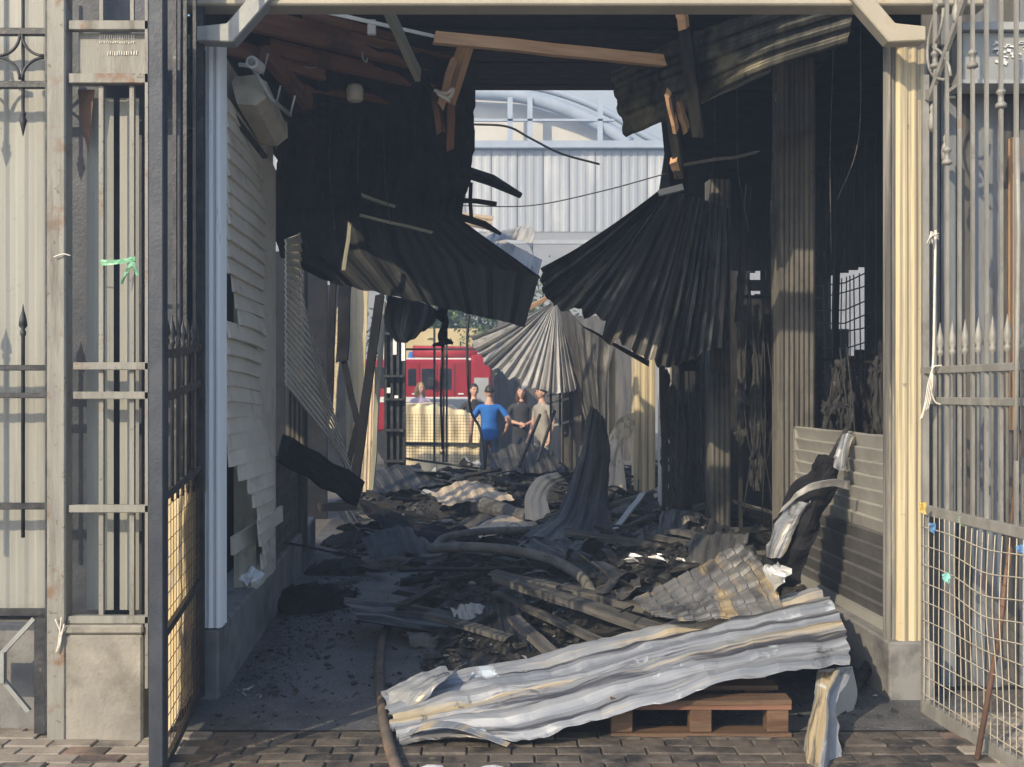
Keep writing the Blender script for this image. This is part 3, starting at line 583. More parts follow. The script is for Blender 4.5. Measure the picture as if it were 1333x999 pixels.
burnt_rack('rack of burnt clothes behind the slatted counter', 1066, 1146, 7.2, 8.0, 468, 640, 18, 2)
burnt_rack('rack of burnt clothes under the fan folded sheet', 862, 918, 9.2, 9.8, 470, 690, 14, 3)
for a, b, l in [((862,462,9.3),(866,660,9.3),'blackened upright left of the smoked slim post'),((888,455,9.6),(884,640,9.5),'thin blackened upright under the folded sheet'),((912,440,9.8),(906,560,9.7),'short blackened upright beside the slim post'),
        ((975,240,8.2),(962,420,8.3),'slanting blackened stick before the dark shop'),((1090,350,9.3),(1082,560,9.3),'blackened upright behind the slatted counter')]:
    tag(plank('charred_upright', P(*a), P(*b), .05, .06, m_char, n=4, jit=.01), l, 'post')
tag(plank('charred_upright', P(1006,262,7.35), P(1010,640,7.35), .03, .04, m_creamS), 'pale strip standing against the wide smoked post', 'strip')
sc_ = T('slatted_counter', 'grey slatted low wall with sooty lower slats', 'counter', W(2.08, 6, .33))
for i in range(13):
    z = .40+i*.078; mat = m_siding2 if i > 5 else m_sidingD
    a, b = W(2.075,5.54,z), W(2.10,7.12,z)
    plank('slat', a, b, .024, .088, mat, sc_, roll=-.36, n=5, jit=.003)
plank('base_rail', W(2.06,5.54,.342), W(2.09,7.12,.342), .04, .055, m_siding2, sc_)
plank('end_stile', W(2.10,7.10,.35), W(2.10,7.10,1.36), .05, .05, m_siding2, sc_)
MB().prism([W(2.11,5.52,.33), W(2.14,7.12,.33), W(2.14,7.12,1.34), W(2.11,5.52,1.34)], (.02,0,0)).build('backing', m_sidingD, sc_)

# ------------------------------------------------------------------ left fence
FD = 4.75
def fx(px, d=FD): return (px-CX)/F*d
def fz(py, d=FD): return H-(py-HY)/F*d
fence = T('iron_fence', 'tan and black iron fence beside the left gate leaf', 'fence', (fx(78), FD, 0))
MB().box((fx(78), FD, 2.5), (.085,.085,5.0)).build('post', m_tan, fence, bevel=.006)
MB().box((fx(65), FD+.0, 2.1), (.022,.05,4.1)).build('stile', m_iron, fence)
MB().box((fx(193), FD+.0, 2.2), (.014,.05,3.9)).build('stile', m_tan, fence)
for py, h in ((42,.032),(111,.032),(479,.026),(515,.026),(659,.03),(797,.032)):
    MB().box(((fx(-260)+fx(62))/2, FD, fz(py)), (fx(62)-fx(-260),.03,h)).build('rail', m_iron, fence, bevel=.003)
for px in (30,-45,-120,-195):
    x = fx(px)
    MB().lathe((x,FD-.0,fz(700)), [(.009,0),(.009,fz(438)-fz(700)),(.014,fz(436)-fz(700)),(.014,fz(432)-fz(700)),(.008,fz(429)-fz(700)),(.020,fz(424)-fz(700)),(.016,fz(415)-fz(700)),(.006,fz(405)-fz(700)),(.001,fz(396)-fz(700))], 8).build('spear_bar', m_iron, fence, smooth=True)
    MB().lathe((x,FD,fz(178)), [(.001,0),(.012,.05),(.018,.075),(.010,.095),(.013,.10),(.013,.11),(.008,.115),(.008,fz(-60)-fz(178))], 8).build('drop_bar', m_iron, fence, smooth=True)
    for a0 in range(4):      # four arcs make the star
        sx, sz = ((1,1),(1,-1),(-1,-1),(-1,1))[a0]
        pts = [(x+sx*(.105-.10*math.cos(t)), FD-.02, fz(76)+sz*(.105-.10*math.sin(t))) for t in [math.pi/2*k3/8 for k3 in range(9)]]
        MB().tube(pts, .007, 6).build('star_arc', m_iron, fence, smooth=True)
for py, h, x0, x1 in ((35,.043,92,196),(104,.045,92,196),(477,.035,98,196),(515,.035,98,196),(662,.035,92,196),(806,.035,90,196)):
    MB().box(((fx(x0)+fx(x1))/2, FD-.005, fz(py)), (fx(x1)-fx(x0),.04,h)).build('rail', m_tan, fence, bevel=.003)
for px in (131.5,171.5):
    MB().box((fx(px), FD+.01, (fz(806)+fz(112))/2), (.021,.021,fz(112)-fz(806))).build('bar', m_tan, fence)
    MB().box((fx(px), FD+.01, fz(10)), (.017,.017,.16)).build('bar', m_tan, fence)
MB().box(((fx(100)+fx(195))/2, FD+.022, (fz(42)+fz(98))/2), (fx(195)-fx(100),.006,fz(42)-fz(98))).build('sign_plate', m_tan, fence)
marks = MB()
for row, (y0, x0, x1) in enumerate(((47,127,174),(54,127,172),(68,138,176))):
    x = x0
    while x < x1:
        wv = R.uniform(1.2,2.6); marks.box((fx(x+wv/2), FD+.017, fz(y0+R.uniform(-.6,.6))), (wv/F*FD*.6,.004,.018 if row != 1 else .008)); x += wv+R.uniform(.8,1.6)
marks.build('worn_lettering', m_cord, fence)['kind'] = 'stuff'
MB().prism([(fx(94),FD+.06,fz(112)), (fx(116),FD+.06,fz(112)), (fx(108),FD+.06,fz(196)), (fx(99),FD+.06,fz(160))], (0,.004,0)).build('rusty_flap', m_rust, fence)
MB().box((fx(52), FD+.02, fz(880)), (.05,.05,fz(805)-fz(955))).build('foot_post', m_iron, fence)
plank('brace', (fx(45),FD,fz(805)), (fx(-6),FD,fz(860)), .02, .02, m_braceg, fence); plank('brace', (fx(0),FD,fz(880)), (fx(38),FD,fz(926)), .02, .02, m_braceg, fence)
MB().box((fx(-10), FD-.01, fz(868)), (.13,.03,.14)).build('lock_plate', m_braceg, fence)
tag(corr('sheet_panel', (fx(-330,4.9),4.9), (fx(62,4.9),4.9), .55, 5.2, .09, .004, m_fpanel), 'cream sheet panel behind the black iron star fence', 'panel')
for a_, b_, l in ((113,148,'first cream sheet strip behind the tan fence bars'),(156,181,'second cream sheet strip behind the tan fence bars')):
    tag(corr('sheet_panel', (fx(a_,4.88),4.88), (fx(b_,4.88),4.88), .58, fz(128,4.88), .12, .005, m_fpanel), l, 'panel')
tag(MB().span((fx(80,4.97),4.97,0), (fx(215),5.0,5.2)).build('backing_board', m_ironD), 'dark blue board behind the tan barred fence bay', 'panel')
tag(MB().span((fx(85),FD-.035,.0), (fx(189),FD+.12,.50)).build('concrete_block', m_concrete, bevel=.01), 'low weathered concrete wall under the tan fence bay', 'wall')
tag(MB().span((fx(84),FD-.045,.505), (fx(190),FD+.12,.545)).build('coping', m_concrete, bevel=.008), 'cracked concrete coping on the low fence wall', 'coping')
tag(MB().span((fx(-330),FD+.12,0), (fx(60),FD+.3,.52)).build('low_wall', m_plinth, bevel=.012), 'mouldy concrete footing wall behind the black fence', 'wall')
tape = T('green_tape', 'strip of green tape tied between two tan bars', 'tape', P(150,345,FD-.03))
sheet('tape_strip', [[P(130,338,FD-.03),P(152,338,FD-.035),P(176,334,FD-.03)],[P(130,346,FD-.03),P(152,344,FD-.035),P(176,340,FD-.03)]], m_green, nu=10, nv=3, crumple=.008, freq=20, parent=tape, thick=.001)
for a, b in (((172,338),(158,370)),((170,336),(180,358))): sheet('tape_tail', [[P(a[0]-3,a[1],FD-.035),P(a[0]+3,a[1],FD-.035)],[P(b[0]-2,b[1],FD-.045),P(b[0]+2,b[1],FD-.035)]], m_green, nu=3, nv=6, crumple=.01, freq=20, parent=tape, thick=.001)
for k2, (pts, l) in enumerate([([(70,335),(82,331),(92,333)],'thin pale wire wound high on the tan post'),([(72,806),(80,830),(73,850),(84,812),(76,842),(80,804)],'frayed pale string tied low on the tan post')]):
    tag(wire('string', curve([P(*p, FD-.055) for p in pts], 5), .003, m_cord), l, 'string')

# ------------------------------------------------------------------ left gate leaf (open towards us)
h0 = Vector((fx(262,5.2), 5.2, 0)); h1 = Vector((fx(206,4.2), 4.2, 0)); gd = (h1-h0)
def gl(t, z): return h0+gd*t+Vector((0,0,z+.10*(1-t)*(0)))
lg = T('gate_leaf', 'open dark iron gate leaf with yellowish mesh foot', 'gate', h0)
MB().bar(gl(1,.05), gl(1,4.1), .06, .06, up=(0,1,0)).build('near_stile', m_ironD, lg, bevel=.004)
MB().bar(gl(0.02,.08), gl(.02,4.0), .035, .035, up=(0,1,0)).build('hinge_stile', m_iron, lg)
for z in (1.80,1.62,1.20,.62,.06): plank('rail', gl(.02,z+.045), gl(.97,z-.03), .02, .035, m_iron, lg)
for k2 in range(7):
    t = .12+k2*.12
    b0 = gl(t,1.14)
    MB().lathe(b0, [(.008,0),(.008,.68),(.014,.69),(.014,.70),(.009,.71),(.018,.73),(.014,.76),(.005,.79),(.001,.82)], 8).build('spear_bar', m_iron, lg, smooth=True)
    if k2 % 2 == 0: MB().bar(gl(t+.06,1.2), gl(t+.06,4.0), .016, .016, up=(0,1,0)).build('bar', m_iron, lg)
ys = sheet('yellow_sheet', [[gl(.04,.10)+Vector((-.03,0,0)), gl(.95,.08)+Vector((-.03,0,0))],[gl(.04,1.2)+Vector((-.03,0,0)), gl(.95,1.12)+Vector((-.03,0,0))]], m_film, crumple=.012, freq=5, nu=14, nv=14, sm=False, thick=0, parent=lg)
wm = MB()
for k2 in range(16): t = .03+k2*.06; wm.tube([gl(t,.07), gl(t,1.16)], .0016, 4)
for k2 in range(15): z = .09+k2*.075; wm.tube([gl(.02,z+.04), gl(.97,z-.02)], .0022, 4)
o = wm.build('wire_mesh', m_rust, lg); o['kind'] = 'stuff'
dp = T('downpipe', 'rusty drainpipe with collars behind the left gate', 'downpipe', (fx(232,5.3),5.3,0))
for px, r in ((229,.022),(239,.014)): MB().tube([(fx(px,5.3),5.3,0.4), (fx(px,5.3),5.3,4.2)], r, 12).build('pipe', m_rustpipe, dp, smooth=True)
for py in (20,30): MB().tube([(fx(232,5.3),5.3,fz(py,5.3)), (fx(232,5.3),5.3,fz(py,5.3)+.02)], .036, 12).build('collar', m_rust, dp)
sp = T('conduit', 'dark jointed conduit beside the white corner post', 'conduit', (fx(251,5.25),5.25,0))
MB().tube([P(254,-40,5.25),P(250,60,5.25),P(248,110,5.25),P(251,150,5.25),P(249,240,5.25)], .012, 8).build('pipe', m_iron, sp, smooth=True)
for py in (78,95,172,184): MB().lathe(P(250,py,5.25), [(.01,0),(.024,.01),(.024,.022),(.01,.034)], 10).build('joint', m_iron, sp)
tag(MB().span((fx(214,5.3),5.32,1.1), (fx(264,5.3),5.35,3.4)).build('dark_board', m_ironD), 'dark board closing the gap behind the left gate', 'board')

# ------------------------------------------------------------------ right gate leaf
r0 = Vector((2.065, 5.12, 0)); r1 = Vector((2.15, 4.12, 0)); rd = r1-r0
def gr(t, z, off=0): return r0+rd*t+Vector((-off,0,z))
rg = T('gate_leaf', 'open grey iron gate leaf with bent wire mesh foot', 'gate', r0)
for z, hh in ((1.725,.036),(1.575,.036),(1.03,.05),(.045,.07)): plank('rail', gr(-.02,z), gr(1.0,z), .03, hh, m_greypaint, rg, bevel=.003)
MB().bar(gr(.0,.02), gr(.0,3.2), .03, .03, up=(0,1,0)).build('hinge_stile', m_greypaint, rg)
MB().bar(gr(1.0,.02), gr(1.0,4.1), .05, .05, up=(0,1,0)).build('near_stile', m_greypaint, rg)
for k2 in range(8):
    t = .10+k2*.115
    MB().bar(gr(t,1.03), gr(t,3.9), .015, .015, up=(0,1,0)).build('bar', m_greypaint, rg)
    if k2 % 2 == 1 or k2 == 0:
        zc = fz(90+160*(1-t)*(k2 % 4 == 1), gr(t,0).y)
        MB().lathe(gr(t,zc), [(.010,0),(.026,.008),(.024,.02),(.013,.03),(.013,.06),(.020,.066),(.022,.075),(.010,.09)], 8).build('collar', m_greypaint, rg, smooth=True)
    t2 = t+.05
    MB().lathe(gr(t2,1.05), [(.008,0),(.008,.74),(.016,.75),(.016,.765),(.010,.775),(.019,.80),(.016,.83),(.006,.875),(.001,.905)], 8).build('spear_bar', m_greypaint, rg, smooth=True)
# scroll at the head of the leaf
plank('scroll_frame', gr(.04,fz(128,5.05)), gr(.42,fz(-20,4.7)), .018, .03, m_greypaint, rg)
plank('scroll_frame', gr(-.06,fz(121,5.15)), gr(.05,fz(122,5.05)), .018, .05, m_greypaint, rg)
for sg in (1,-1):
    pts = [gr(.12+.10*math.cos(a)*(1-a/9)+.03*sg, 3.12+.19*a/3+.05*math.sin(a)*sg) for a in [k3*.45 for k3 in range(14)]]
    MB().tube(pts, .008, 6).build('scroll', m_greypaint, rg, smooth=True)
for t, z in ((.07,2.90),(.2,2.72),(.3,3.35)):
    MB().lathe(gr(t,z), [(.008,0),(.018,.02),(.021,.05),(.016,.08),(.007,.10),(.012,.11),(.010,.125),(.002,.14)], 8).build('bulb', m_greypaint, rg, smooth=True)
def bend(t, z):   # how the mesh is pushed in
    d = math.exp(-(((t-.62)/.22)**2 + ((z-.72)/.28)**2))
    return .02*d, -.04*d*(1 if z > .5 else .4)
for k2 in range(19):
    t = .03+k2*.05; pts = []
    for j in range(11):
        z = .08+j*.093; a, b = bend(t, z); pts.append(gr(t+.015*math.sin(z*5+k2)*(.3), z+b, .02+a))
    wire('mesh_wire', curve(pts, 2), .0025, m_meshwire, rg, 5)
for k2 in range(10):
    z = .12+k2*.092; pts = []
    for j in range(13):
        t = .01+j*.08; a, b = bend(t, z); pts.append(gr(t, z+b, .025+a))
    wire('mesh_wire', curve(pts, 2), .0025, m_meshwire, rg, 5)
tag(MB().tube([P(1272,988,4.45),P(1300,830,4.47),P(1318,690,4.5),P(1326,560,4.55)], .0125, 8).build('rusty_rod', m_rust, smooth=True), 'rusty rod leaning on the wire mesh gate', 'rod')
tag(MB().tube([P(1322,600,4.2),P(1324,450,4.2),P(1326,300,4.2),P(1324,180,4.2)], .010, 8).build('thin_rod', m_greypaint, smooth=True), 'thin tan rod standing along the gate spears', 'rod')
for nm, l, rws, m in [('tape_knot','yellow tape knotted at the mesh gate corner',[(1196,655),(1208,653),(1207,672),(1199,668)],m_yeltape),('tape_knot','blue tape scrap below the yellow knot',[(1207,680),(1222,682),(1219,697),(1210,692)],m_bluetape),
     ('tape_knot','pale green tape scrap on the gate rail',[(1248,672),(1257,673),(1259,688),(1249,684)],m_green),('tape_knot','teal string tangle in the mesh wires',[(1226,748),(1240,744),(1238,762),(1228,758)],m_teal),('tape_knot','blue tape scrap near the rusty rod',[(1322,712),(1335,708),(1334,722),(1324,720)],m_bluetape)]:
    d = 4.95 if rws[0][0] < 1215 else 4.75 if rws[0][0] < 1270 else 4.25
    cx_ = sum(p[0] for p in rws)/4; cy_ = sum(p[1] for p in rws)/4; q = [P(cx_+(x-cx_)*.75, cy_+(y-cy_)*.9, d) for x, y in rws]
    tag(sheet(nm, [[q[0],q[1]],[q[3],q[2]]], m, crumple=.012, freq=30, nu=9, nv=9, thick=.001), l, 'tape')
cd = T('white_cord', 'white cord tied to the upper gate rails', 'cord', P(1212,480,4.98))
wire('loop', curve([P(1218,300,4.98),P(1216,420,4.97),P(1214,480,4.95),P(1206,520,4.94),P(1200,545,4.95)], 6), .006, m_cord, cd)
for k2 in range(4): wire('strand', curve([P(1214,478,4.95),P(1208+k2*2,500,4.93),P(1203+k2*2,530,4.94),P(1197+k2*3,548-k2*6,4.95)], 5), .0025, m_cord, cd)
wire('hook_strand', curve([P(1226,476,4.94),P(1214,480,4.94),P(1213,510,4.94),P(1218,524,4.94),P(1228,527,4.94)], 5), .004, m_cord, cd)
for k2 in range(3): wire('knot_strand', curve([P(1206+k2*4,318,4.95),P(1212,308-k2*3,4.93),P(1222,304+k2*4,4.95)], 5), .0035, m_cord, cd)
# fence and shutters behind the right gate
bf = T('board_fence', 'blue grey upright board fence behind the right gate', 'fence', (2.9,5.6,0))
x = 2.24; k2 = 0
while x < 4.6:
    wv = R.uniform(.07,.12); mm = m_bluegrey if R.random() < .72 else (m_creamD if R.random() < .5 else m_braceg)
    MB().box((x+wv/2, 5.62+R.uniform(-.012,.012), 2.2), (wv-.008,.02,4.4)).build('board', mm, bf); x += wv
for z in (1.0,2.6): MB().span((2.22,5.64,z), (4.6,5.68,z+.06)).build('rail', m_braceg, bf)
sg_ = T('sign_box', 'grey sign box with flaking white label behind the gate', 'sign', P(1300,105,5.4))
a, b = P(1254,42,5.4), P(1400,106,5.4)
MB().span((a.x,5.40,b.z), (b.x,5.55,a.z)).build('box', m_braceg, sg_, bevel=.006)
MB().span((a.x-.02,5.36,a.z), (b.x,5.56,a.z+.04)).build('cap', m_shutter, sg_)
MB().span((a.x-.02,5.37,b.z-.02), (b.x,5.56,b.z)).build('lower_lip', m_shutter, sg_)
lb = MB()
for k3 in range(34): lb.box(P(R.uniform(1293,1345), R.uniform(54,82), 5.392), (R.uniform(.01,.035),.004,R.uniform(.004,.02)), Matrix.Rotation(R.uniform(-.5,.5),3,'Y'))
lb.build('flaking_label', m_plastic, sg_)['kind'] = 'stuff'
tag(plank('pine_board', P(1318,180,5.58), P(1318,560,5.58), .02, .05, m_woodnew, up=(0,1,0)), 'orange upright board among the blue grey fence boards', 'board')

# ------------------------------------------------------------------ rubble bed
def sstep(a, b, x): t = max(0, min(1, (x-a)/(b-a))); return t*t*(3-2*t)
def bed(X, Y):
    u = X+.07*(Y-5.4)
    edge = -.72 + .16*noise.noise(Vector((Y*1.3, 3, 0))) if Y < 9.2 else -.72-1.0*sstep(9.2, 10.2, Y)
    inside = sstep(edge, edge+.5, u)
    h = .05 + .26*sstep(-.2, 1.9, u)*sstep(5.7, 7.4, Y) + .16*sstep(6.8, 9.5, Y)*sstep(-.9,.3,u)
    h *= 1-.85*sstep(8.3, 10.2, Y)
    h += (.42+.12*sstep(-1,0,u)-.2*sstep(14.2,15.5,Y))*sstep(12.0, 13.4, Y)*(.8+.4*noise.noise(Vector((X*2, Y*2, 8))))
    h += .06*noise.noise(Vector((X*1.7, Y*1.7, 5))) + .05*noise.noise(Vector((X*5, Y*5, 1))) + .025*noise.noise(Vector((X*13, Y*13, 2)))
    front = sstep(5.35, 6.0, Y)
    return h*inside*front - .02*(1-inside*front)
mb = MB(); nx, ny = 130, 300
for j in range(ny+1):
    for i in range(nx+1):
        q = W(-1.6+4.9*i/nx, 5.3+11*j/ny, 0); q.z = bed(q.x, q.y); mb.v.append(q)
for j in range(ny):
    for i in range(nx):
        a = j*(nx+1)+i; mb.f.append((a, a+1, a+nx+2, a+nx+1))
o = mb.build('rubble_bed', m_ash, origin=(0,0,0)); o['kind'] = 'stuff'
o['label'] = 'black ash and rubble covering the passage floor'; o['category'] = 'rubble'
# loose chips
def chips(n, name, label, mat, pick, smin, smax):
    mb = MB()
    for k in range(n):
        x, y = pick(); z = max(bed(x, y), .012); s = R.uniform(smin, smax)*(1 if R.random() < .85 else 2.2)
        rot = Matrix.Rotation(R.uniform(0,6.3),3,'Z') @ Matrix.Rotation(R.uniform(-.7,.7),3,'X') @ Matrix.Rotation(R.uniform(-.5,.5),3,'Y')
        a = [Vector((R.uniform(.5,1)*s*cx, R.uniform(.3,.7)*s*cy, R.uniform(-.15,.25)*s)) for cx, cy in ((-1,-1),(1,-1),(1,1),(-1,1))]
        t = Vector((0,0,s*R.uniform(.1,.5))); c = Vector((x, y, z+s*.12))
        mb.add([rot@p+c for p in a]+[rot@(p*.8+t)+c for p in a], [(3,2,1,0),(4,5,6,7),(0,1,5,4),(1,2,6,5),(2,3,7,6),(3,0,4,7)])
    o = mb.build(name, mat, origin=(0,0,0)); o['kind'] = 'stuff'; o['label'] = label; o['category'] = 'debris'
def pick_heap():
    while True:
        q = W(R.uniform(-1.5,2.9), R.uniform(5.6,14.5)**1.0, 0)
        if bed(q.x, q.y) > .02: return q.x, q.y
def pick_path():
    q = W(R.uniform(-1.5,1.9)*1, R.uniform(4.9,9.8), 0)
    if R.random() < .4: q = W(-1.5+abs(R.gauss(0,.25)), R.uniform(5.4,9.8), 0)
    return q.x, q.y
chips(7500, 'ash_debris', 'small burnt fragments strewn over the rubble', m_chip, pick_heap, .008, .045)
chips(450, 'pale_ash_debris', 'pale grey ash flakes strewn over the rubble', m_ashpale, pick_heap, .008, .03)
chips(2600, 'grit', 'fine grit and cinders scattered on the asphalt path', m_chip, pick_path, .004, .014)

def on(px, py, lift=0.0):             # where a sight line meets the rubble
    d = 4.6
    while d < 20:
        q = P(px, py, d)
        if q.z <= max(bed(q.x, q.y), 0)+lift: return q
        d += .03
    return P(px, py, 18)
# scattered planks and scraps, each its own
kinds = [('charred_plank', 'charred plank lying in the black rubble heap', 'plank', 'charred planks in the rubble', 190),
         ('ashy_plank', 'ash grey split plank lying in the black rubble heap', 'plank', 'ash grey planks in the rubble', 50),
         ('metal_scrap', 'small twisted dark metal scrap in the rubble heap', 'scrap', 'metal scraps in the rubble', 60),
         ('pale_scrap', 'small pale metal scrap shining in the rubble heap', 'scrap', 'pale scraps in the rubble', 16),
         ('charred_sheet', 'long dark ribbed sheet lying in the black rubble heap', 'sheet', 'dark sheets in the rubble', 26),
         ('bent_rod', 'thin bent black rod lying in the black rubble heap', 'rod', 'bent rods in the rubble', 44)]
for nm, l, cat, grp, n in kinds:
    for k in range(n):
        x, y = pick_heap()
        if y < 6.0 and x > -.2: y += 1.2
        z = max(bed(x, y), .01); a = R.uniform(0, 6.3); c = Vector((x, y, z+.02))
        if 'plank' in nm:
            L = R.uniform(.3,1.5) if y > 7.4 else R.uniform(.2,.6);
            if y < 7.4 and x < .1: c.x += .5; c.z = max(bed(c.x,y),.01)+.02
            dv = Vector((math.cos(a), math.sin(a)*.8, R.uniform(-.18,.18)))*L/2
            o = plank(nm, c-dv, c+dv, R.uniform(.03,.09), R.uniform(.015,.04), m_char if nm[0] == 'c' else m_charash, n=4, jit=.008, end=.06, roll=R.uniform(-.6,.6))
        elif nm == 'bent_rod':
            L = R.uniform(.3,1.0); dv = Vector((math.cos(a), math.sin(a), R.uniform(-.1,.3)))*L/2; c.z += .05
            o = wire(nm, curve([c-dv, c+Vector((R.uniform(-.1,.1),R.uniform(-.1,.1),R.uniform(0,.12))), c+dv], 5), R.uniform(.005,.011), m_rubber, None, 6)
        elif nm == 'charred_sheet':
            L = R.uniform(.3,.75); wd = R.uniform(.12,.3); e1 = Vector((math.cos(a), math.sin(a)*.8, R.uniform(-.15,.25)))*L; e2 = Vector((-math.sin(a), math.cos(a), R.uniform(-.1,.5)))*wd
            c = c+Vector((0,0,.05)); bw_ = Vector((0,0,R.uniform(-.05,.16)))
            o = sheet(nm, [[c-e1-e2, c-e1, c-e1+e2],[c-e2+bw_, c+bw_, c+e2+bw_],[c+e1-e2, c+e1, c+e1+e2]], R.choice((m_burnt, m_burnt, m_sootsheet, m_charsheet)), ribs=R.randint(3,5), amp=.02, nu=24, nv=8, crumple=.022, freq=3, torn=.04)
        else:
            s = R.uniform(.06,.2); e1 = Vector((math.cos(a), math.sin(a), R.uniform(-.3,.5)))*s; e2 = Vector((-math.sin(a), math.cos(a), R.uniform(0,.5)))*s*R.uniform(.4,.9)
            c = c+Vector((0,0,.03))
            o = sheet(nm, [[c-e1-e2, c-e2+Vector((0,0,.3*s)), c+e1-e2],[c-e1+e2, c+e2+Vector((0,0,.5*s)), c+e1+e2]], m_burnt if nm[0] == 'm' else R.choice((m_charsheet, m_charsheet, m_greysheet)), crumple=.25*s, freq=6, nu=8, nv=6, torn=.02)
        uu = x+.07*(y-5.4)
        zone = 'inside the burnt shops' if uu > 2.1 else 'near the silver sheet' if y < 7.4 else 'around the ash dusted beams' if y < 9 else 'beside the dark curling sheet' if y < 11.4 else 'towards the mesh gate'
        tag(o, l.replace('in the black rubble heap', zone).replace('in the rubble heap', zone), cat, grp+' '+zone)
# left edge burnt heaps along the plinth
for k, (x0, y0, w, l) in enumerate([(405,790,.28,'black burnt bundle by the plinth on the asphalt path'),(455,712,.26,'black charred lump at the foot of the dark post'),(388,797,.2,'low heap of burnt scraps against the plinth'),(438,748,.24,'charred slab lying on the asphalt path'),(600,770,.22,'black charred block with splintered top in the heap')]):
    c = G(x0, y0); mb = MB()
    for j in range(9):
        for i in range(16):
            a = i/16*2*math.pi; r = w*math.sin(math.pi*(j/8)*.5+.0)**.8 if j else .001
            p = Vector((math.cos(a)*r*1.15, math.sin(a)*r*.7, .16*w/.25*(1-(j/8)**2)))
            p.z *= .7; p += Vector((1,1,.9))*(.09*noise.noise(p*8+Vector((k*5,0,0)))+.05*noise.noise(p*22)) ; p.z = max(p.z, -.02) ; mb.v.append(c+p+Vector((0,0,.01)))
    for j in range(8):
        for i in range(16): mb.f.append((j*16+i, j*16+(i+1)%16, j*16+16+(i+1)%16, j*16+16+i))
    tag(mb.build('burnt_lump', m_soot if k != 3 else m_char), l, 'debris')

# ------------------------------------------------------------------ hand placed wreckage
tag(sheet('corrugated_sheet', [[(496,906,5.20),(508,935,4.95),(512,955,4.78),(522,974,4.64)],[(560,886,5.32),(575,910,5.08),(588,938,4.85),(605,962,4.62)],[(640,868,5.45),(655,893,5.15),(668,925,4.88),(690,968,4.60)],
     [(760,842,5.6),(775,870,5.25),(790,895,4.98),(800,930,4.64)],[(900,808,5.75),(915,832,5.42),(930,858,5.1),(945,893,4.72)],[(1060,768,5.9),(1085,795,5.6),(1100,825,5.3),(1106,868,4.86)]],
     m_galv, ribs=6, amp=.026, nu=120, nv=80, crumple=.017, freq=3.2, torn=.022), 'large scorched silver corrugated sheet lying over the pallet', 'roof sheet')
tag(sheet('folded_flap', [[(498,906,5.15),(520,930,5.0),(528,925,5.02)],[(535,884,5.15),(550,905,5.0),(572,893,5.0)],[(580,870,5.25),(590,884,5.15),(604,868,5.2)]], m_galv, crumple=.015, freq=6, nu=12, nv=12), 'folded silver flap at the ground end of the large sheet', 'sheet edge')
tag(sheet('curled_strip', [[(530,960,4.62),(560,948,4.58),(600,950,4.55),(660,972,4.54)],[(535,952,4.66),(570,940,4.64),(610,944,4.62),(664,968,4.58)]], m_galv, crumple=.006, nu=24, nv=5), 'thin curled strip along the near edge of the large sheet', 'sheet edge')
tag(sheet('tile_sheet', [[(826,786,5.75),(846,802,5.6),(862,808,5.5)],[(880,758,6.0),(908,785,5.75),(930,812,5.52)],[(930,732,6.15),(955,765,5.85),(985,820,5.55)],[(966,711,6.2),(1000,750,5.9),(1030,822,5.6)]], m_tile, ribs=6, amp=.016, prof='tile', nu=72, nv=72, crumple=.022, freq=2.5, torn=.03, cross=9, crossamp=.014), 'crumpled tile patterned roof sheet on top of the silver sheet', 'roof sheet')
pal = T('wooden_pallet', 'orange brown wooden pallet under the large silver sheet', 'pallet', (fx(915,4.74),4.74,0))
px0, px1 = fx(796,4.74), fx(1031,4.74)
for i in range(5):
    plank('deck_board', (px0, 4.80+i*.24, .178), (px1, 4.80+i*.24, .178), .11, .022, m_pallet, pal, n=2, jit=.002)
for i in range(3):
    plank('bottom_board', (px0, 4.80+i*.48, .022), (px1, 4.80+i*.48, .022), .11, .026, m_pallet, pal)
    plank('stringer', (px0, 4.80+i*.48, .155), (px1, 4.80+i*.48, .155), .1, .022, m_woodred, pal)
    for x in (px0+.05, (px0+px1)/2, px1-.06): MB().box((x, 4.80+i*.48, .0895), (.1,.09,.105)).build('block', m_pallet, pal, bevel=.004)
tag(sheet('twisted_strip', [[(1062,872,5.0),(1088,868,4.92),(1112,868,4.98)],[(1058,905,4.85),(1076,905,4.70),(1092,915,4.8)],[(1050,950,4.7),(1074,945,4.50),(1094,950,4.62)],[(1038,1008,4.42),(1066,998,4.28),(1098,1010,4.40)]], m_galv, ribs=2, amp=.02, nu=30, nv=24, crumple=.010, freq=4, torn=.015), 'twisted silver strip hanging from the sheet to the ground', 'strip')
tag(sheet('bent_board', [[(1066,872,5.15),(1110,868,5.2)],[(1080,900,5.1),(1115,905,5.2)],[(1092,940,5.05),(1108,935,5.15)]], m_siding2, nu=6, nv=10, crumple=.01, thick=.01), 'grey bent board behind the twisted silver strip', 'board')
tag(MB().tube([P(1088,948,5.05),P(1105,905,5.3),P(1135,862,5.7)], .035, 8).build('charred_pole', m_char), 'charred pole slanting beside the grey bent board', 'pole')
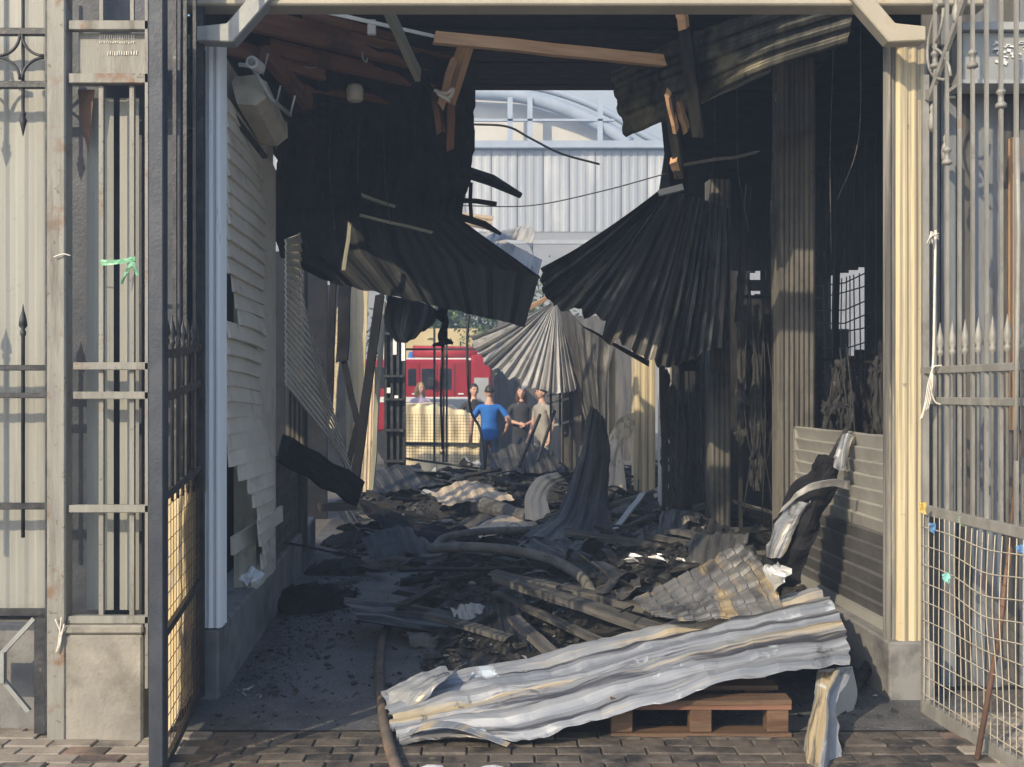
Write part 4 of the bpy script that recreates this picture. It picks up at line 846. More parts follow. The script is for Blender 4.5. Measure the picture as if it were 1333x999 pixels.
# standing torn sheet at the counter
tw = T('torn_sheet', 'twisted charred sheet standing against the slatted counter', 'sheet', on(1015,755))
sheet('body', [[(992,752,6.05),(1012,765,5.95),(1042,760,5.93)],[(1012,690,6.10),(1040,700,5.95),(1058,690,5.98)],[(1035,640,6.15),(1058,650,5.93),(1078,640,6.03)],[(1068,595,6.08),(1084,598,6.03),(1100,590,6.08)]], m_soot, crumple=.04, freq=4, nu=16, nv=24, torn=.03, parent=tw)
sheet('silver_fold', [[(998,725,6.00),(1010,728,5.90),(1018,720,5.90)],[(1015,680,6.00),(1026,688,5.90),(1038,680,5.90)],[(1030,655,6.05),(1045,655,5.88),(1052,650,5.88)]], m_galv, crumple=.02, freq=6, nu=10, nv=14, parent=tw)
sheet('silver_tip', [[(1085,608,5.98),(1094,612,5.96),(1102,600,5.98)],[(1090,585,5.98),(1098,585,5.96),(1108,578,5.98)],[(1096,566,6.03),(1104,565,6.00),(1111,568,6.03)]], m_galv, crumple=.01, freq=6, nu=8, nv=10, parent=tw)
sheet('wrap_band', [[(1020,660,5.98),(1016,668,6.00)],[(1050,632,5.80),(1048,642,5.82)],[(1085,624,5.78),(1084,634,5.80)],[(1106,626,5.88),(1104,638,5.88)]], m_greysheet, crumple=.012, freq=6, nu=6, nv=22, parent=tw)
sheet('curl', [[(1070,605,6.03),(1078,605,6.03)],[(1092,570,6.03),(1098,572,6.03)],[(1104,540,6.03),(1110,542,6.03)],[(1100,524,6.03),(1104,530,6.03)],[(1080,530,5.98),(1082,536,5.98)],[(1074,540,5.96),(1078,545,5.96)]], m_burnt, crumple=.01, freq=8, nu=5, nv=34, parent=tw)
sheet('pale_crumple', [[(992,738,5.80),(1008,724,5.82)],[(1004,770,5.70),(1012,745,5.70)],[(1012,752,5.70),(1030,742,5.75)]], m_silver, crumple=.05, freq=9, nu=10, nv=10, parent=tw)
# dark sheets, beams on the heap
tag(sheet('corrugated_sheet', [[(672,700,8.6),(720,697,8.75),(770,700,8.9)],[(735,735,7.8),(775,722,8.1),(830,715,8.4)],[(835,795,6.9),(870,775,7.2),(905,745,7.7)]], m_burnt, ribs=5, amp=.035, nu=60, nv=22, crumple=.03, freq=3, torn=.03), 'dark charred corrugated sheet sloping across the heap', 'roof sheet')
tag(sheet('corrugated_sheet', [[(808,722,7.9),(830,714,8.1)],[(850,728,7.8),(868,716,8.0)],[(902,742,7.7),(905,732,7.8)]], m_silver, ribs=4, amp=.02, nu=28, nv=10, crumple=.04, freq=5), 'bright silver corrugated scrap behind the dark charred sheet', 'roof sheet')
for a, b, w, h, m, l in [((650,752,7.1),(860,822,6.2),.14,.05,m_charash,'ash dusted broad beam pointing at the tile sheet'),((728,765,7.2),(870,800,6.5),.12,.05,m_charash,'second ash dusted beam beside the broad beam'),((640,745,7.2),(725,765,6.9),.10,.03,m_charash,'short ash grey board behind the broad beam'),
      ((418,660,11.0),(522,658,10.8),.10,.09,m_char,'long black beam lying by the dark post'),((480,640,11.2),(520,662,10.6),.05,.05,m_char,'short black beam crossing the long beam'),((345,700,8.0),(470,728,8.6),.03,.02,m_char,'thin black batten leaning along the plinth') ,
      ((690,690,9.8),(850,640,10.4),.06,.03,m_charash,'pale edged batten slanting under the curled sheet'),((740,720,9.2),(845,672,10.0),.05,.03,m_charash,'ash grey batten in front of the curled sheet'),((800,690,9.5),(838,642,10.1),.06,.02,m_greysheet,'light grey strip leaning beside the curled sheet'),((560,800,6.7),(660,830,6.3),.10,.03,m_charash,'cracked grey board end on the near rubble'),
      ((668,805,6.3),(718,850,5.9),.09,.03,m_charash,'short grey board stump before the silver sheet'),((520,790,6.9),(570,765,7.4),.07,.03,m_char,'black splintered board at the hose bend')]:
    tag(plank('beam', P(*a), P(*b), w, h, m, n=5, jit=.006, end=.04), l, 'beam')
tag(sheet('scrap_panel', [[(520,815,6.7),(560,808,6.9),(600,812,6.9)],[(535,838,6.4),(575,842,6.4),(598,838,6.5)]], m_charash, crumple=.05, freq=5, nu=14, nv=10, thick=.012), 'curved ash grey panel inside the hose bend', 'panel')
tag(sheet('scrap_panel', [[(585,790,6.9),(610,775,7.1),(640,782,7.1)],[(600,800,6.7),(625,810,6.6),(645,800,6.8)]], m_greysheet, crumple=.05, freq=6, nu=14, nv=10, thick=.004), 'bent grey metal panel in the near rubble', 'panel')
tag(sheet('black_ridge', [[(455,640,10.6),(530,668,10.2),(620,690,9.9)],[(470,655,10.2),(535,680,9.9),(625,693,9.8)],[(480,672,9.9),(540,695,9.6),(630,698,9.7)]], m_soot, crumple=.05, freq=3, nu=24, nv=12), 'long black curled sheet across the passage floor', 'sheet')
tag(sheet('curled_sheet', [[(680,698,9.5),(735,704,9.3),(800,692,9.5)],[(722,672,9.9),(752,676,9.8),(794,668,9.9)],[(744,624,10.2),(764,628,10.15),(792,630,10.2)],[(757,578,10.35),(772,582,10.3),(794,586,10.35)],[(768,528,10.4),(775,534,10.4),(787,548,10.4)]], m_burnt, ribs=3, amp=.02, nu=44, nv=30, crumple=.012, freq=2.5, torn=.02), 'dark sheet curling up from the rubble like a ramp', 'sheet')
tag(sheet('curled_scrap', [[(684,676,10.9),(700,678,10.7),(716,668,10.7)],[(684,645,11.1),(700,650,11.0),(712,645,11.0)],[(700,622,11.3),(712,628,11.2),(722,632,11.2)],[(724,615,11.5),(730,620,11.4),(735,626,11.4)]], m_scorch, ribs=3, amp=.012, nu=20, nv=20), 'sunlit tan metal curl beside the dark curling sheet', 'scrap sheet')
tag(sheet('curled_scrap', [[(782,640,11.0),(800,632,11.0),(816,640,10.9)],[(790,600,11.2),(802,600,11.2),(812,605,11.1)],[(798,572,11.4),(806,575,11.3),(810,585,11.3)]], m_scorch, ribs=2, amp=.012, nu=14, nv=14), 'tan metal leaf standing behind the dark curling sheet', 'scrap sheet')
tag(sheet('bright_sheet', [[(788,578,12.4),(806,545,12.5),(830,535,12.6)],[(806,580,12.3),(815,575,12.4),(828,560,12.5)]], m_cream, nu=8, nv=8, crumple=.03), 'sunlit cream sheet corner before the cream post', 'sheet')
tag(sheet('ground_sheet', [[(606,690,10.6),(650,672,11.4),(690,668,11.6)],[(620,700,10.2),(665,690,10.7),(700,682,10.9)]], m_scorch, crumple=.02, freq=3, nu=16, nv=10), 'tan scorched sheet lying flat beside the log', 'sheet')
tag(MB().tube([P(618,660,12.2),P(630,658,12.1),P(692,676,11.2)], [.10,.11,.075], 10).build('charred_log', m_charash), 'short charred log lying on the passage floor', 'log')
for k, (a, b, c, d, m, l) in enumerate([((560,742,8.6),(640,760,8.2),(575,772,7.9),(650,790,7.5),'m_burnt','dark ribbed sheet beside the flexible pipe'),((470,700,9.6),(560,690,9.9),(480,725,9.2),(575,715,9.3),'m_sootsheet','black bent sheet near the long beam'),
      ((600,800,6.9),(690,790,7.0),(610,850,6.2),(700,845,6.2),'m_sootsheet','black buckled sheet behind the silver sheet'),((860,665,9.2),(960,690,8.6),(850,705,8.6),(950,735,7.9),'m_burnt','dark crumpled sheet at the slim smoked post'),((900,690,8.0),(990,720,7.2),(890,735,7.4),(980,770,6.8),'m_charsheet','ashy crumpled sheet behind the tile sheet'),
      ((560,640,12.4),(650,632,12.9),(575,655,11.9),(670,648,12.2),'m_scorch','tan flat sheet on the far passage floor'),((470,620,13.2),(560,612,13.6),(490,640,12.6),(580,628,13.0),'m_burnt','dark sheet heaped before the mesh gate'),((640,590,13.6),(720,585,13.8),(650,615,13.2),(735,612,13.3),'m_burnt','dark heaped sheet before the far people')]):
    mid = [tuple((a[i]+b[i])/2-(12 if i == 1 else 0) for i in range(3)), tuple((c[i]+d[i])/2 for i in range(3))]
    tag(sheet('buckled_sheet', [[a, mid[0], b],[c, mid[1], d]], globals()[m], ribs=6, amp=.014, nu=44, nv=14, crumple=.02, freq=1.6, torn=.04), l, 'sheet')
for k, (a, b) in enumerate([((380,770),(470,755)),((430,735),(500,742)),((640,770),(780,835)),((560,830),(640,800)),((590,720),(720,740)),((740,700),(860,735)),((600,690),(470,672)),((870,690),(980,715)),((690,760),(640,730)),((800,760),(900,735)),((455,690),(560,706)),((700,640),(640,622)),((560,700),(640,668))]):
    p0, p1 = on(*a, .05), on(*b, .09)
    tag(plank('charred_beam', p0, p1, R.uniform(.05,.10), R.uniform(.03,.05), R.choice((m_char, m_char, m_charash)), n=6, jit=.010, end=.07), 'long split charred beam thrown across the passage rubble', 'beam', 'long charred beams across the rubble')
# hoses
hp = [G(530,1030,.03),G(508,975,.03),G(498,920,.03),G(494,870,.03),G(500,825,.03),G(522,797,.03),G(560,786,.03)]
tag(MB().tube(curve(hp, 8), .027, 12).build('fire_hose', m_hose, smooth=True), 'thick brown fire hose bending along the asphalt path', 'hose')
tag(MB().tube(curve([P(560,715,8.9),P(600,712,8.7),P(660,716,8.4),P(715,728,8.1),P(755,750,7.6),P(772,775,7.2)], 6), .042, 12).build('ashy_pipe', m_grayhose, smooth=True), 'ash grey flexible pipe curving over the rubble', 'pipe')
tag(MB().tube(curve([P(565,715,8.9),P(580,700,9.2),P(630,692,9.6),P(690,690,9.9)], 6), .036, 12).build('ashy_pipe', m_grayhose, smooth=True), 'grey pipe elbow beyond the curving flexible pipe', 'pipe')
tag(sheet('blue_litter', [[(262,942,5.0),(282,944,5.0)],[(266,950,4.9),(284,949,4.9)]], m_bluetape, crumple=.03, freq=20, nu=6, nv=5), 'small blue plastic scrap by the left gate foot', 'litter')
for k, (x, y, l) in enumerate([(562,1010,'white stone chip at the hose end'),(640,1011,'white plaster chip on the dark pavers')]):
    c = G(x, y); mb = MB().lathe(c+Vector((0,0,.01)), [(.02,0),(.055,.006),(.05,.022),(.02,.03)], 9)
    for q in mb.v: q += Vector((.014*noise.noise(q*30), .012*noise.noise(q*25+Vector((4,0,0))), 0))
    tag(mb.build('plaster_chip', m_plastic), l, 'chip')
tag(sheet('foil_scrap', [[(1130,905,5.4),(1152,895,5.5),(1165,890,5.55)],[(1128,910,5.35),(1150,903,5.4),(1162,900,5.45)]], m_silver, crumple=.04, freq=14, nu=12, nv=6), 'thin shiny foil scrap on the floor by the plinth', 'scrap')

# ------------------------------------------------------------------ far left of the passage
for a, b, w, h, m, l in [((434,368,10.4),(428,540,10.4),.06,.07,m_soot,'black upright nearest the dark smoked post'),((449,368,10.9),(446,470,10.9),.12,.10,m_soot,'broad black upright before the cream panel'),((446,465,10.9),(466,552,10.9),.05,.06,m_soot,'black strut bending towards the slanting pole'),((466,550,10.9),(450,612,10.9),.05,.06,m_soot,'lower black strut below the bent one'),
      ((494,385,10.8),(462,628,10.6),.09,.09,m_soot,'thick black pole slanting across the cream panel'),((499,392,11.4),(484,640,11.3),.05,.10,m_woodgrey,'peeling pale board standing beyond the slanting pole'),((443,400,11.8),(432,560,11.8),.06,.06,m_cream,'narrow sunlit strip between black uprights')]:
    tag(plank('upright', P(*a), P(*b), w, h, m, n=5, jit=.008, end=.03), l, 'post')
tag(sheet('wall_panel', [[(452,374,13.5),(466,374,13.5),(480,380,13.5)],[(450,500,13.5),(464,500,13.5),(474,505,13.5)],[(452,640,13.5),(462,642,13.5),(472,640,13.5)]], m_cream, crumple=.01, nu=8, nv=12, thick=.02), 'cream wall panel standing behind the slanting black pole', 'panel')
tag(sheet('wall_panel', [[(476,480,12.6),(488,478,12.6)],[(470,640,12.5),(484,642,12.5)]], m_scorch, ribs=3, amp=.01, nu=14, nv=8), 'peeling tan panel at the foot of slanting pole', 'panel')
sh = T('display_rack', 'black market rack with pale strips beside mesh gate', 'rack', P(512,640,13.8))
for px in (502,510,518,526): MB().bar(P(px,412,13.8), P(px,640,13.8), .035, .035, up=(0,1,0)).build('upright', m_iron, sh)
for py in (435,490,520,560,600): plank('shelf', P(501,py,13.8), P(527,py,13.8), .25, .03, m_iron, sh)
for px, y0, y1 in ((514,418,462),(525,415,470),(506,505,512),(516,515,520)): MB().span(P(px-2.5,y1,13.76), P(px+2.5,y0,13.78)).build('strip', m_white, sh)
MB().span(P(500,640,14.0), P(527,410,14.03)).build('back_panel', m_soot, sh)
mg = T('mesh_gate', 'black framed wire mesh gate before the cream tarpaulin', 'gate', P(575,605,14.5))
for px in (527,565.5,577.5,581.5): MB().bar(P(px,425,14.5), P(px,602 if px > 530 else 640,14.5), .03, .03, up=(0,1,0)).build('upright', m_iron, mg)
for y0, y1 in ((455,455),(597,611),(578,579)): plank('rail', P(527,y0,14.5), P(630,y1,14.5), .025, .03, m_iron, mg)
MB().tube([P(576,588,14.46),P(576,592,14.46)], .035, 8).build('latch', m_iron, mg)
wmb = MB()
for k in range(26): x = 529+k*3.9; wmb.tube([P(x,540,14.5), P(x,600+k*.5,14.5)], .0022, 4)
for k in range(16): y = 540+k*4; wmb.tube([P(527,y,14.5), P(628,y+1,14.5)], .0022, 4)
o = wmb.build('wire_mesh', m_iron, mg); o['kind'] = 'stuff'
tag(wire('cable', curve([P(611,405,12.5),P(608,450,12.5),P(612,530,12.5),P(625,560,12.5),P(630,612,12.5)], 6), .018, m_rubber), 'thick black cable hanging before the blue shirt man', 'cable')
tag(wire('cable', curve([P(576,450,9.1),P(574,520,9.1),P(576,585,9.1)], 5), .012, m_rubber), 'black cable hanging from the melted lump', 'cable')
for a, b, l in [((703,540,13.0),(676,608,12.6),'thin black rod slanting before the grey shirt man'),((722,535,12.9),(700,600,12.6),'second thin rod right of the slanting one')]:
    tag(MB().tube([P(*a), P(*b)], .022, 6).build('rod', m_rubber), l, 'rod')
lf = T('lattice_frame', 'dark upright lattice frame beside the grey shirt man', 'frame', P(728,620,13.6))
for px in (717,729,742): MB().bar(P(px,500,13.7), P(px,625,13.7), .03, .03, up=(0,1,0)).build('upright', m_iron, lf)
for py in (512,522,552): plank('rail', P(712,py+4,13.7), P(744,py-4,13.7), .02, .03, m_shutter, lf)
MB().span(P(732,630,13.9), P(790,470,13.95)).build('back_panel', m_creamD, lf)
for px, w, m, l in [(752,.10,m_creamD,'dark trim board behind the curling sheet'),(768,.12,m_greysheet,'grey trim board behind the curling sheet'),(782,.06,m_creamS,'brown trim board left of the cream post'),(797,.08,m_cream,'narrow cream trim board before the cream post')]:
    tag(MB().bar(P(px,440,13.3), P(px,640,13.3), w, .03, up=(0,1,0)).build('trim_board', m), l, 'board')

# ------------------------------------------------------------------ background: hall, wall, engine, goods, tree
hall = T('market_hall', 'pale corrugated market hall with arched roof edge', 'building', (0,40,0))
DH = 40.0
def hx(px): return (px-CX)/F*DH
def hz(py): return H-(py-HY)/F*DH
x = -14.0
while x < 22:
    corr('panel', (x+.015, DH), (x+1.0, DH), hz(302), hz(196), .34, .022, m_hall, hall); x += 1.015
MB().span((-14,DH+.1,0), (22.3,DH+.4,hz(196))).build('core', m_hallbase, hall)
MB().span((-14,DH-.05,0), (22.3,DH+.09,hz(303))).build('base_band', m_hallbase, hall)
MB().span((-14,DH-.08,hz(318)), (22.3,DH-.05,hz(313))).build('ledge', m_hall, hall)
MB().span((-14,DH-.35,hz(195)), (22.3,DH+.4,hz(186))).build('cornice', m_steel, hall)
arcp = [(560,118),(617,121),(680,126),(740,144),(790,168),(820,188)]
pts = curve([P(x, y, DH+.5) for x, y in arcp], 5)
MB().tube(pts, .28, 8).build('arch', m_steel, hall, smooth=True)
MB().prism([P(x, y+9, DH+1.2) for x, y in arcp]+[P(560,188,DH+1.2)], (0,.4,0)).build('gable', m_roofwhite, hall)
MB().tube(curve([P(x+18, y-12, DH+2) for x, y in arcp]+[P(880,196,DH+2)], 5), .16, 8).build('arch', m_steel, hall, smooth=True)
for px in (664,690,782): MB().span((hx(px)-.1,DH+.2,hz(190)), (hx(px)+.1,DH+.4,hz(125))).build('mullion', m_steel, hall)
MB().span((hx(540),DH+.2,hz(156)), (hx(800),DH+.35,hz(153))).build('mullion', m_steel, hall)
MB().prism([P(x, y, DH+4) for x, y in ((250,70),(1250,70),(1250,198),(250,198))], (0,.3,0)).build('roof_vault', m_vault, hall)
tag(MB().span((-3.4,27,0), (-.9,27.3,H+(510-428)/F*27)).build('plaster_wall', m_yellow), 'yellow plaster wall behind the red fire engine', 'wall')
fe = T('fire_engine', 'red fire engine with dark windows parked beyond the passage', 'fire engine', P(600,600,22.5))
D1 = 22.0
def ez(py): return H-(py-HY)/F*D1
def ex(px): return (px-CX)/F*D1
MB().span((ex(470),D1,.75), (ex(612),D1+2.3,ez(468))).build('cab', m_red, fe, bevel=.06)
MB().span((ex(613),D1,.75), (ex(640),D1+2.3,ez(462))).build('body', m_red, fe, bevel=.04)
MB().span((ex(470),D1+.05,.45), (ex(640),D1+2.2,.75)).build('chassis', m_tyre, fe)
for a, b, c, d in ((480,520,478,506),(531,542,480,503),(549,566,480,508),(572,588,480,508)):
    MB().span((ex(a),D1-.015,ez(d)), (ex(b),D1+.02,ez(c))).build('window', m_glass, fe, bevel=.03)
for a, b in ((617,636),): MB().span((ex(a),D1-.02,ez(548)), (ex(b),D1+.02,ez(492))).build('shutter', m_shutter, fe)
MB().span((ex(470),D1-.02,ez(524)), (ex(612),D1,ez(517))).build('stripe', m_chrome, fe)
MB().span((ex(560),D1-.03,ez(533)), (ex(612),D1,ez(520))).build('step_panel', m_shutter, fe)
MB().tube([(ex(536),D1+.3,ez(457)), (ex(640),D1+.3,ez(459))], .13, 12).build('roof_roll', m_redd, fe, smooth=True)
MB().span((ex(528),D1+.1,ez(469)), (ex(640),D1+2.0,ez(466))).build('roof_rack', m_chrome, fe)
for px in (526,546,569,592): MB().span((ex(px)-.008,D1-.006,.85), (ex(px)+.008,D1+.01,ez(474))).build('door_seam', m_tyre, fe)
for px in (540,600): MB().span((ex(px)-.06,D1-.02,ez(514)), (ex(px)+.06,D1,ez(512))).build('handle', m_chrome, fe)
for px in (534,606): MB().lathe((ex(px),D1+.3,ez(467)), [(.07,0),(.07,.1),(.04,.16)], 10).build('beacon', m_blue, fe)
MB().box((ex(562),D1-.1,ez(498)), (.14,.08,.22)).build('mirror', m_tyre, fe, bevel=.02)
for px in (520,622):
    w = MB().tube([(ex(px),D1-.05,.48), (ex(px),D1+.3,.48)], .48, 20).build('wheel', m_tyre, fe)
    MB().tube([(ex(px),D1-.07,.48), (ex(px),D1-.02,.48)], .24, 14).build('rim', m_redd, w)
tp = T('covered_goods', 'waist high goods stack under a cream tarpaulin', 'goods', P(577,633,17))
def tarp(z0, z1, x0, x1, y0, y1, slope, cr, name):
    mb = MB(); nn = 40; rows = []
    peri = []
    for i in range(nn): peri.append((x0+(x1-x0)*i/nn, y0))
    for i in range(14): peri.append((x1, y0+(y1-y0)*i/14))
    for i in range(nn): peri.append((x1-(x1-x0)*i/nn, y1))
    for i in range(14): peri.append((x0, y1-(y1-y0)*i/14))
    N = len(peri); hs = 16
    for j in range(hs+1):
        t = j/hs
        for x, y in peri:
            top = z1-slope*max(0,(x-x0)/(x1-x0)-.4)
            q = Vector((x, y, z0+(top-z0)*min(1,t*1.15)))
            ins = max(0,(t-.87)/.13); c = Vector(((x0+x1)/2,(y0+y1)/2,q.z)); q = q.lerp(c, ins*.9 if j == hs else ins*.3)
            f = cr*(noise.noise(Vector((x*7,y*7,q.z*1.6)))+.6*math.sin(x*26+3*q.z)*(t > .5)) 
            q.y -= f; q.z += f*.6*(t > .6); mb.v.append(q)
    for j in range(hs):
        for i in range(N): mb.f.append((j*N+i, j*N+(i+1)%N, j*N+N+(i+1)%N, j*N+N+i))
    mb.f.append(tuple(hs*N+i for i in range(N)))
    return mb.build(name, m_tarp, tp, smooth=True)
xa, xb = (523-CX)/F*17, (629-CX)/F*17
tarp(.02, 1.40, xa, xb, 17, 18.2, .30, .05, 'tarpaulin')
tarp(.02, .75, xa-.02, xb+.02, 16.88, 16.98, 0, .03, 'lower_cover')
plank('strap', (xa-.03,16.82,.78), (xb+.03,16.82,.76), .02, .035, m_iron, tp)
def tree(label, px, d, zc, rad, n, seed):
    rr = random.Random(seed); base = P(px, 510, d); base.z = 0
    t = T('tree', label, 'tree', base)
    tk = MB().tube([base, base+Vector((.1,0,zc*.5)), base+Vector((0,.1,zc))], [.2,.15,.07], 8).build('trunk', m_bark, t, smooth=True)
    for k in range(6):
        a = k*1.05; MB().tube([base+Vector((0,0,zc*(.5+.06*k))), base+Vector((math.cos(a)*rad*.6, math.sin(a)*rad*.6, zc+rad*.2*math.sin(k)))], [.07,.02], 6).build('limb', m_bark, tk)
    mb = MB(); cl_ = [Vector((rr.gauss(0,.5),rr.gauss(0,.5),rr.gauss(0,.4)))*rad for _ in range(22)]
    for k in range(n):
        c = rr.choice(cl_)+Vector((rr.gauss(0,1),rr.gauss(0,1),rr.gauss(0,.8)))*rad*.22+base+Vector((0,0,zc+rad*.3))
        e1 = Vector((rr.uniform(-1,1),rr.uniform(-1,1),rr.uniform(-1,1))).normalized(); e2 = e1.orthogonal().normalized(); s = rr.uniform(.05,.12)
        mb.add([c-e1*s, c+e2*s*.45, c+e1*s, c-e2*s*.45], [(0,1,2,3)])
    mb.build('crown', m_leaf, t)
tag(MB().span((ex(646),24,0), (ex(860),24.2,3.4)).build('stall_wall', m_creamD), 'dark stall wall right of the red fire engine', 'wall')
tree('leafy green tree showing below the large hanging sheet', 640, 29, 3.2, 1.9, 5000, 3)
tree('leafy green tree beside the yellow plaster wall', 585, 30, 3.4, 1.7, 4000, 5)

# ------------------------------------------------------------------ people
def person(label, px, d, head_py, face, shirt, trousers, hairm, hair='short', arms=None, lean=0, turn=0.0, sleeve=.5):
    """face: rotation of the body about z (0 = facing us)"""
    top = H-(head_py-HY)/F*d; s = top/1.78
    root = P(px, 510, d); root.z = 0
    t = T('person', label, 'person', root)
    V = {}; bones = []; order = []
    def v(n, x, y, z, r, r2=None): V[n] = (Vector((x,y,z)), r, r2 or r); order.append(n)
    v('pelvis',0,0,.96,.155,.12); v('waist',0,.005,1.12,.15,.115); v('chest',0,.0,1.32,.165,.115); v('neckb',0,.01,1.47,.07,.065); v('neck',0,-.005,1.56,.05,.052); v('skull',0,-.01,1.64,.045,.05)
    for sg, sn in ((1,'l'),(-1,'r')):
        arm = (arms or {}).get(sn, [(sg*.26,.03,1.16),(sg*.27,-.06,.92)])
        v('sh'+sn, sg*.17,.005,1.43,.062); v('el'+sn,*arm[0],.050); v('wr'+sn,*arm[1],.029)
        dr = (Vector(arm[1])-Vector(arm[0])).normalized(); v('pa'+sn,*(Vector(arm[1])+dr*.07),.034,.018)
        pal_ = Vector(arm[1])+dr*.07; sdv = dr.cross(Vector((0,1,0))); sdv = sdv.normalized() if sdv.length > .1 else Vector((1,0,0))
        for k in range(5):
            off = (k-1.5)*.017 if k < 4 else -.04*sg
            ln = (.07,.082,.078,.06,.045)[k]; st = pal_+sdv*off+dr*(.015 if k < 4 else -.03)
            v('f%d%s' % (k,sn), *(st+dr*ln*.5+Vector((0,-.004,0))), .0085); v('g%d%s' % (k,sn), *(st+dr*ln+Vector((0,-.018,0))), .0075)
        v('hp'+sn, sg*.09,0,.90,.092); v('kn'+sn, sg*.105,-.015,.50,.062); v('an'+sn, sg*.11,.02,.10,.042); v('to'+sn, sg*.13,-.15,.04,.038,.03)
    B = [('pelvis','waist','s'),('waist','chest','s'),('chest','neckb','s'),('neckb','neck','k'),('neck','skull','k')]
    for sn in 'lr':
        B += [('chest','sh'+sn,'s'),('sh'+sn,'el'+sn,'u'),('el'+sn,'wr'+sn,'k'),('wr'+sn,'pa'+sn,'k'),('pelvis','hp'+sn,'t'),('hp'+sn,'kn'+sn,'t'),('kn'+sn,'an'+sn,'t'),('an'+sn,'to'+sn,'b')]
        for k in range(5): B += [('pa'+sn,'f%d%s' % (k,sn),'k'),('f%d%s' % (k,sn),'g%d%s' % (k,sn),'k')]
    me = bpy.data.meshes.new('body'); idx = {n: i for i, n in enumerate(order)}
    me.from_pydata([V[n][0] for n in order], [(idx[a], idx[b]) for a, b, _ in B], [])
    tmp = bpy.data.objects.new('body_tmp', me); C.objects.link(tmp)
    tmp.modifiers.new('skin','SKIN'); ss = tmp.modifiers.new('sub','SUBSURF'); ss.levels = 1
    if not me.skin_vertices: me.attributes and None
    sk = me.skin_vertices[0].data
    for i, n in enumerate(order): sk[i].radius = (V[n][1], V[n][2]); sk[i].use_root = (n == 'pelvis')
    dg = bpy.context.evaluated_depsgraph_get(); bm_ = bpy.data.meshes.new_from_object(tmp.evaluated_get(dg))
    bpy.data.objects.remove(tmp)
    bm = bmesh.new(); bm.from_mesh(bm_)
    segs = [(V[a][0], V[b][0], k) for a, b, k in B]
    def near(p):
        best = (9,'s')
        for a, b, k in segs:
            ab = b-a; tt = max(0,min(1,(p-a).dot(ab)/ab.dot(ab))); dd = (p-a-ab*tt).length
            if k == 's': dd -= .05
            if dd < best[0]:
                kk = k
                if k == 'u': kk = 's' if tt < sleeve*1.3 else 'k'
                best = (dd, kk)
        return best[1]
    mi = {'k':0,'s':1,'t':2,'b':3}
    for f in bm.faces:
        c_ = f.calc_center_median(); f.material_index = 0 if (c_.z > 1.485 and abs(c_.x) < .075) else mi[near(c_)]; f.smooth = True
    for q in bm.verts:
        if .5 < q.co.z < 1.45:
            q.co += q.normal*(.012*noise.noise(Vector((q.co.x*14, q.co.y*14, q.co.z*9+px)))+.006*noise.noise(q.co*30))
    # head with a face
    hr = Matrix.Rotation(turn,4,'Z') @ Matrix.Rotation(lean,4,'X'); hc = Vector((0,-.015,1.665))
    def blob(c, sc, m, seg=14, shape=None):
        r = bmesh.ops.create_uvsphere(bm, u_segments=seg, v_segments=seg-4, radius=1)
        for q in r['verts']:
            co = Vector((q.co.x*sc[0], q.co.y*sc[1], q.co.z*sc[2]))
            if shape: co = shape(co)
            q.co = hc + (hr @ (Vector(c)+co)) 
        for f in {f for q in r['verts'] for f in q.link_faces}: f.material_index = m; f.smooth = True
    def jaw(co):
        if co.z < 0: co.x *= 1+co.z*2.6; co.y = co.y*(1+co.z*1.2)-.012*(-co.z/.115)
        return co
    blob((0,0,0), (.074,.093,.115), 0, 20, jaw)
    blob((0,-.098,-.015), (.013,.018,.024), 0, 8)
    for sg in (1,-1):
        blob((sg*.03,-.084,.012), (.011,.008,.007), 4, 8); blob((sg*.075,.008,-.012), (.010,.020,.030), 0, 8)
        blob((sg*.03,-.086,.030), (.017,.007,.004), 6, 8)
    blob((0,-.085,-.055), (.022,.010,.007), 5, 8)
    bm_.materials.clear(); bm.to_mesh(bm_); bm.free()
    for m in (m_skin, shirt, trousers, m_tyre, m_eye, m_lip, hairm): bm_.materials.append(m)
    body = bpy.data.objects.new('body', bm_); C.objects.link(body); body.parent = t
    body.rotation_euler = (0,0,face); body.scale = (s,s,s)
    # hair
    hm = MB(); nn = 18
    for j in range(13):
        ph = math.pi*j/12
        for i in range(nn):
            a = 2*math.pi*i/nn; co = Vector((math.sin(ph)*math.cos(a), math.sin(ph)*math.sin(a), math.cos(ph)))
            frontal = max(0,-co.y); k = 1.0
            low = -.25 if hair == 'short' else -.9
            lim = .42*frontal**.6 + low*(1-frontal**.6)
            z = max(co.z, lim); rad = Vector((.081,.101,.124))
            sc = 1.0 + .05*noise.noise(co*6)
            if co.z < lim: sc *= .72
            q = Vector((co.x*rad.x*sc, co.y*rad.y*sc+.006, z*rad.z*sc+.004))
            if hair == 'long' and co.y > -.35 and co.z < .1:
                dwn = min(1,(.1-co.z)); q = Vector((co.x*(.09+.06*dwn)*(1+.15*noise.noise(co*5)), max(co.y,-.3)*.10+.02, .03-.26*dwn+.03*noise.noise(co*8)))
                if co.y > .2: q.y += .02
            hm.v.append(hc + hr @ q)
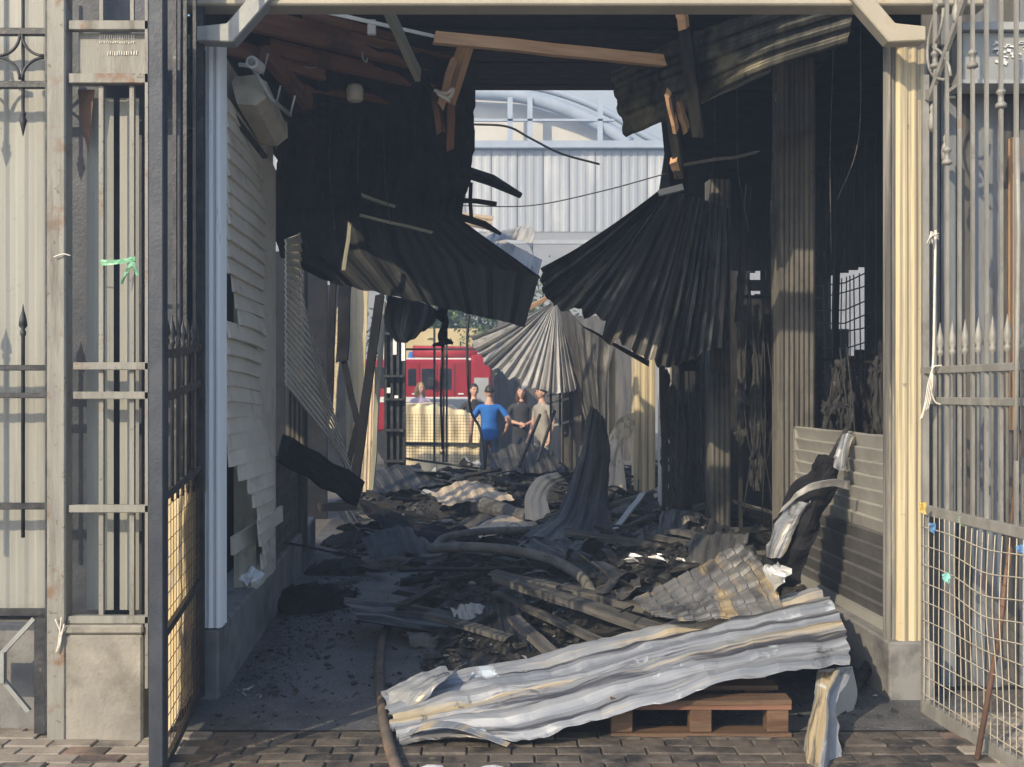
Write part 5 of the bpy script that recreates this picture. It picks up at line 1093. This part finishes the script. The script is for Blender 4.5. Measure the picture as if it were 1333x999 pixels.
    for j in range(12):
        for i in range(nn): hm.f.append((j*nn+i, j*nn+(i+1)%nn, j*nn+nn+(i+1)%nn, j*nn+nn+i))
    h = hm.build('hair', hairm, None, smooth=True, origin=(0,0,0)); h.parent = t; h.rotation_euler = (0,0,face); h.scale = (s,s,s)
    return t
person('man in bright blue t-shirt seen from behind', 637, 16.4, 502, math.pi, m_blue, m_jean, m_haird, 'short', {'l':[(.30,.0,1.18),(.31,-.05,.95)],'r':[(-.34,.05,1.20),(-.27,-.12,1.02)]})
person('woman in dark t-shirt with long brown hair, hands clasped', 678.5, 17.6, 503, .05, m_dark, m_navy, m_hairb, 'long', {'l':[(.27,-.02,1.17),(.07,-.22,1.10)],'r':[(-.27,-.02,1.17),(-.07,-.22,1.12)]}, lean=-.12)
person('man in grey beige t-shirt looking aside', 705.5, 17.0, 503, -.9, m_beige, m_beige, m_haird, 'short', None, turn=-.2)
person('person in dark clothes behind the blue shirt man', 617, 18.0, 500, .3, m_dark, m_navy, m_haird, 'short', {'l':[(.28,.02,1.16),(.2,-.16,1.0)],'r':[(-.28,.02,1.16),(-.2,-.16,1.0)]})
person('blond person in lilac top before the red engine', 547, 20.5, 498, .5, m_lilac, m_jean, m_hairy, 'long', {'l':[(.24,-.1,1.2),(.1,-.24,1.32)],'r':[(-.26,0,1.16),(-.2,-.15,1.0)]})

# ------------------------------------------------------------------ smoky air
hz_ = MB().span((-61,-31,-1.3), (61,111,16)).build('haze', m_soot, origin=(0,0,0)); hz_['kind'] = 'stuff'
mh = bpy.data.materials.new('smoky_air'); mh.use_nodes = True; mh.node_tree.nodes.clear()
pvn = mh.node_tree.nodes.new('ShaderNodeVolumePrincipled'); pvn.inputs['Color'].default_value = (.56,.74,1.0,1); pvn.inputs['Density'].default_value = .009; pvn.inputs['Anisotropy'].default_value = .2
mo = mh.node_tree.nodes.new('ShaderNodeOutputMaterial'); mh.node_tree.links.new(pvn.outputs[0], mo.inputs['Volume'])
hz_.data.materials.clear(); hz_.data.materials.append(mh)
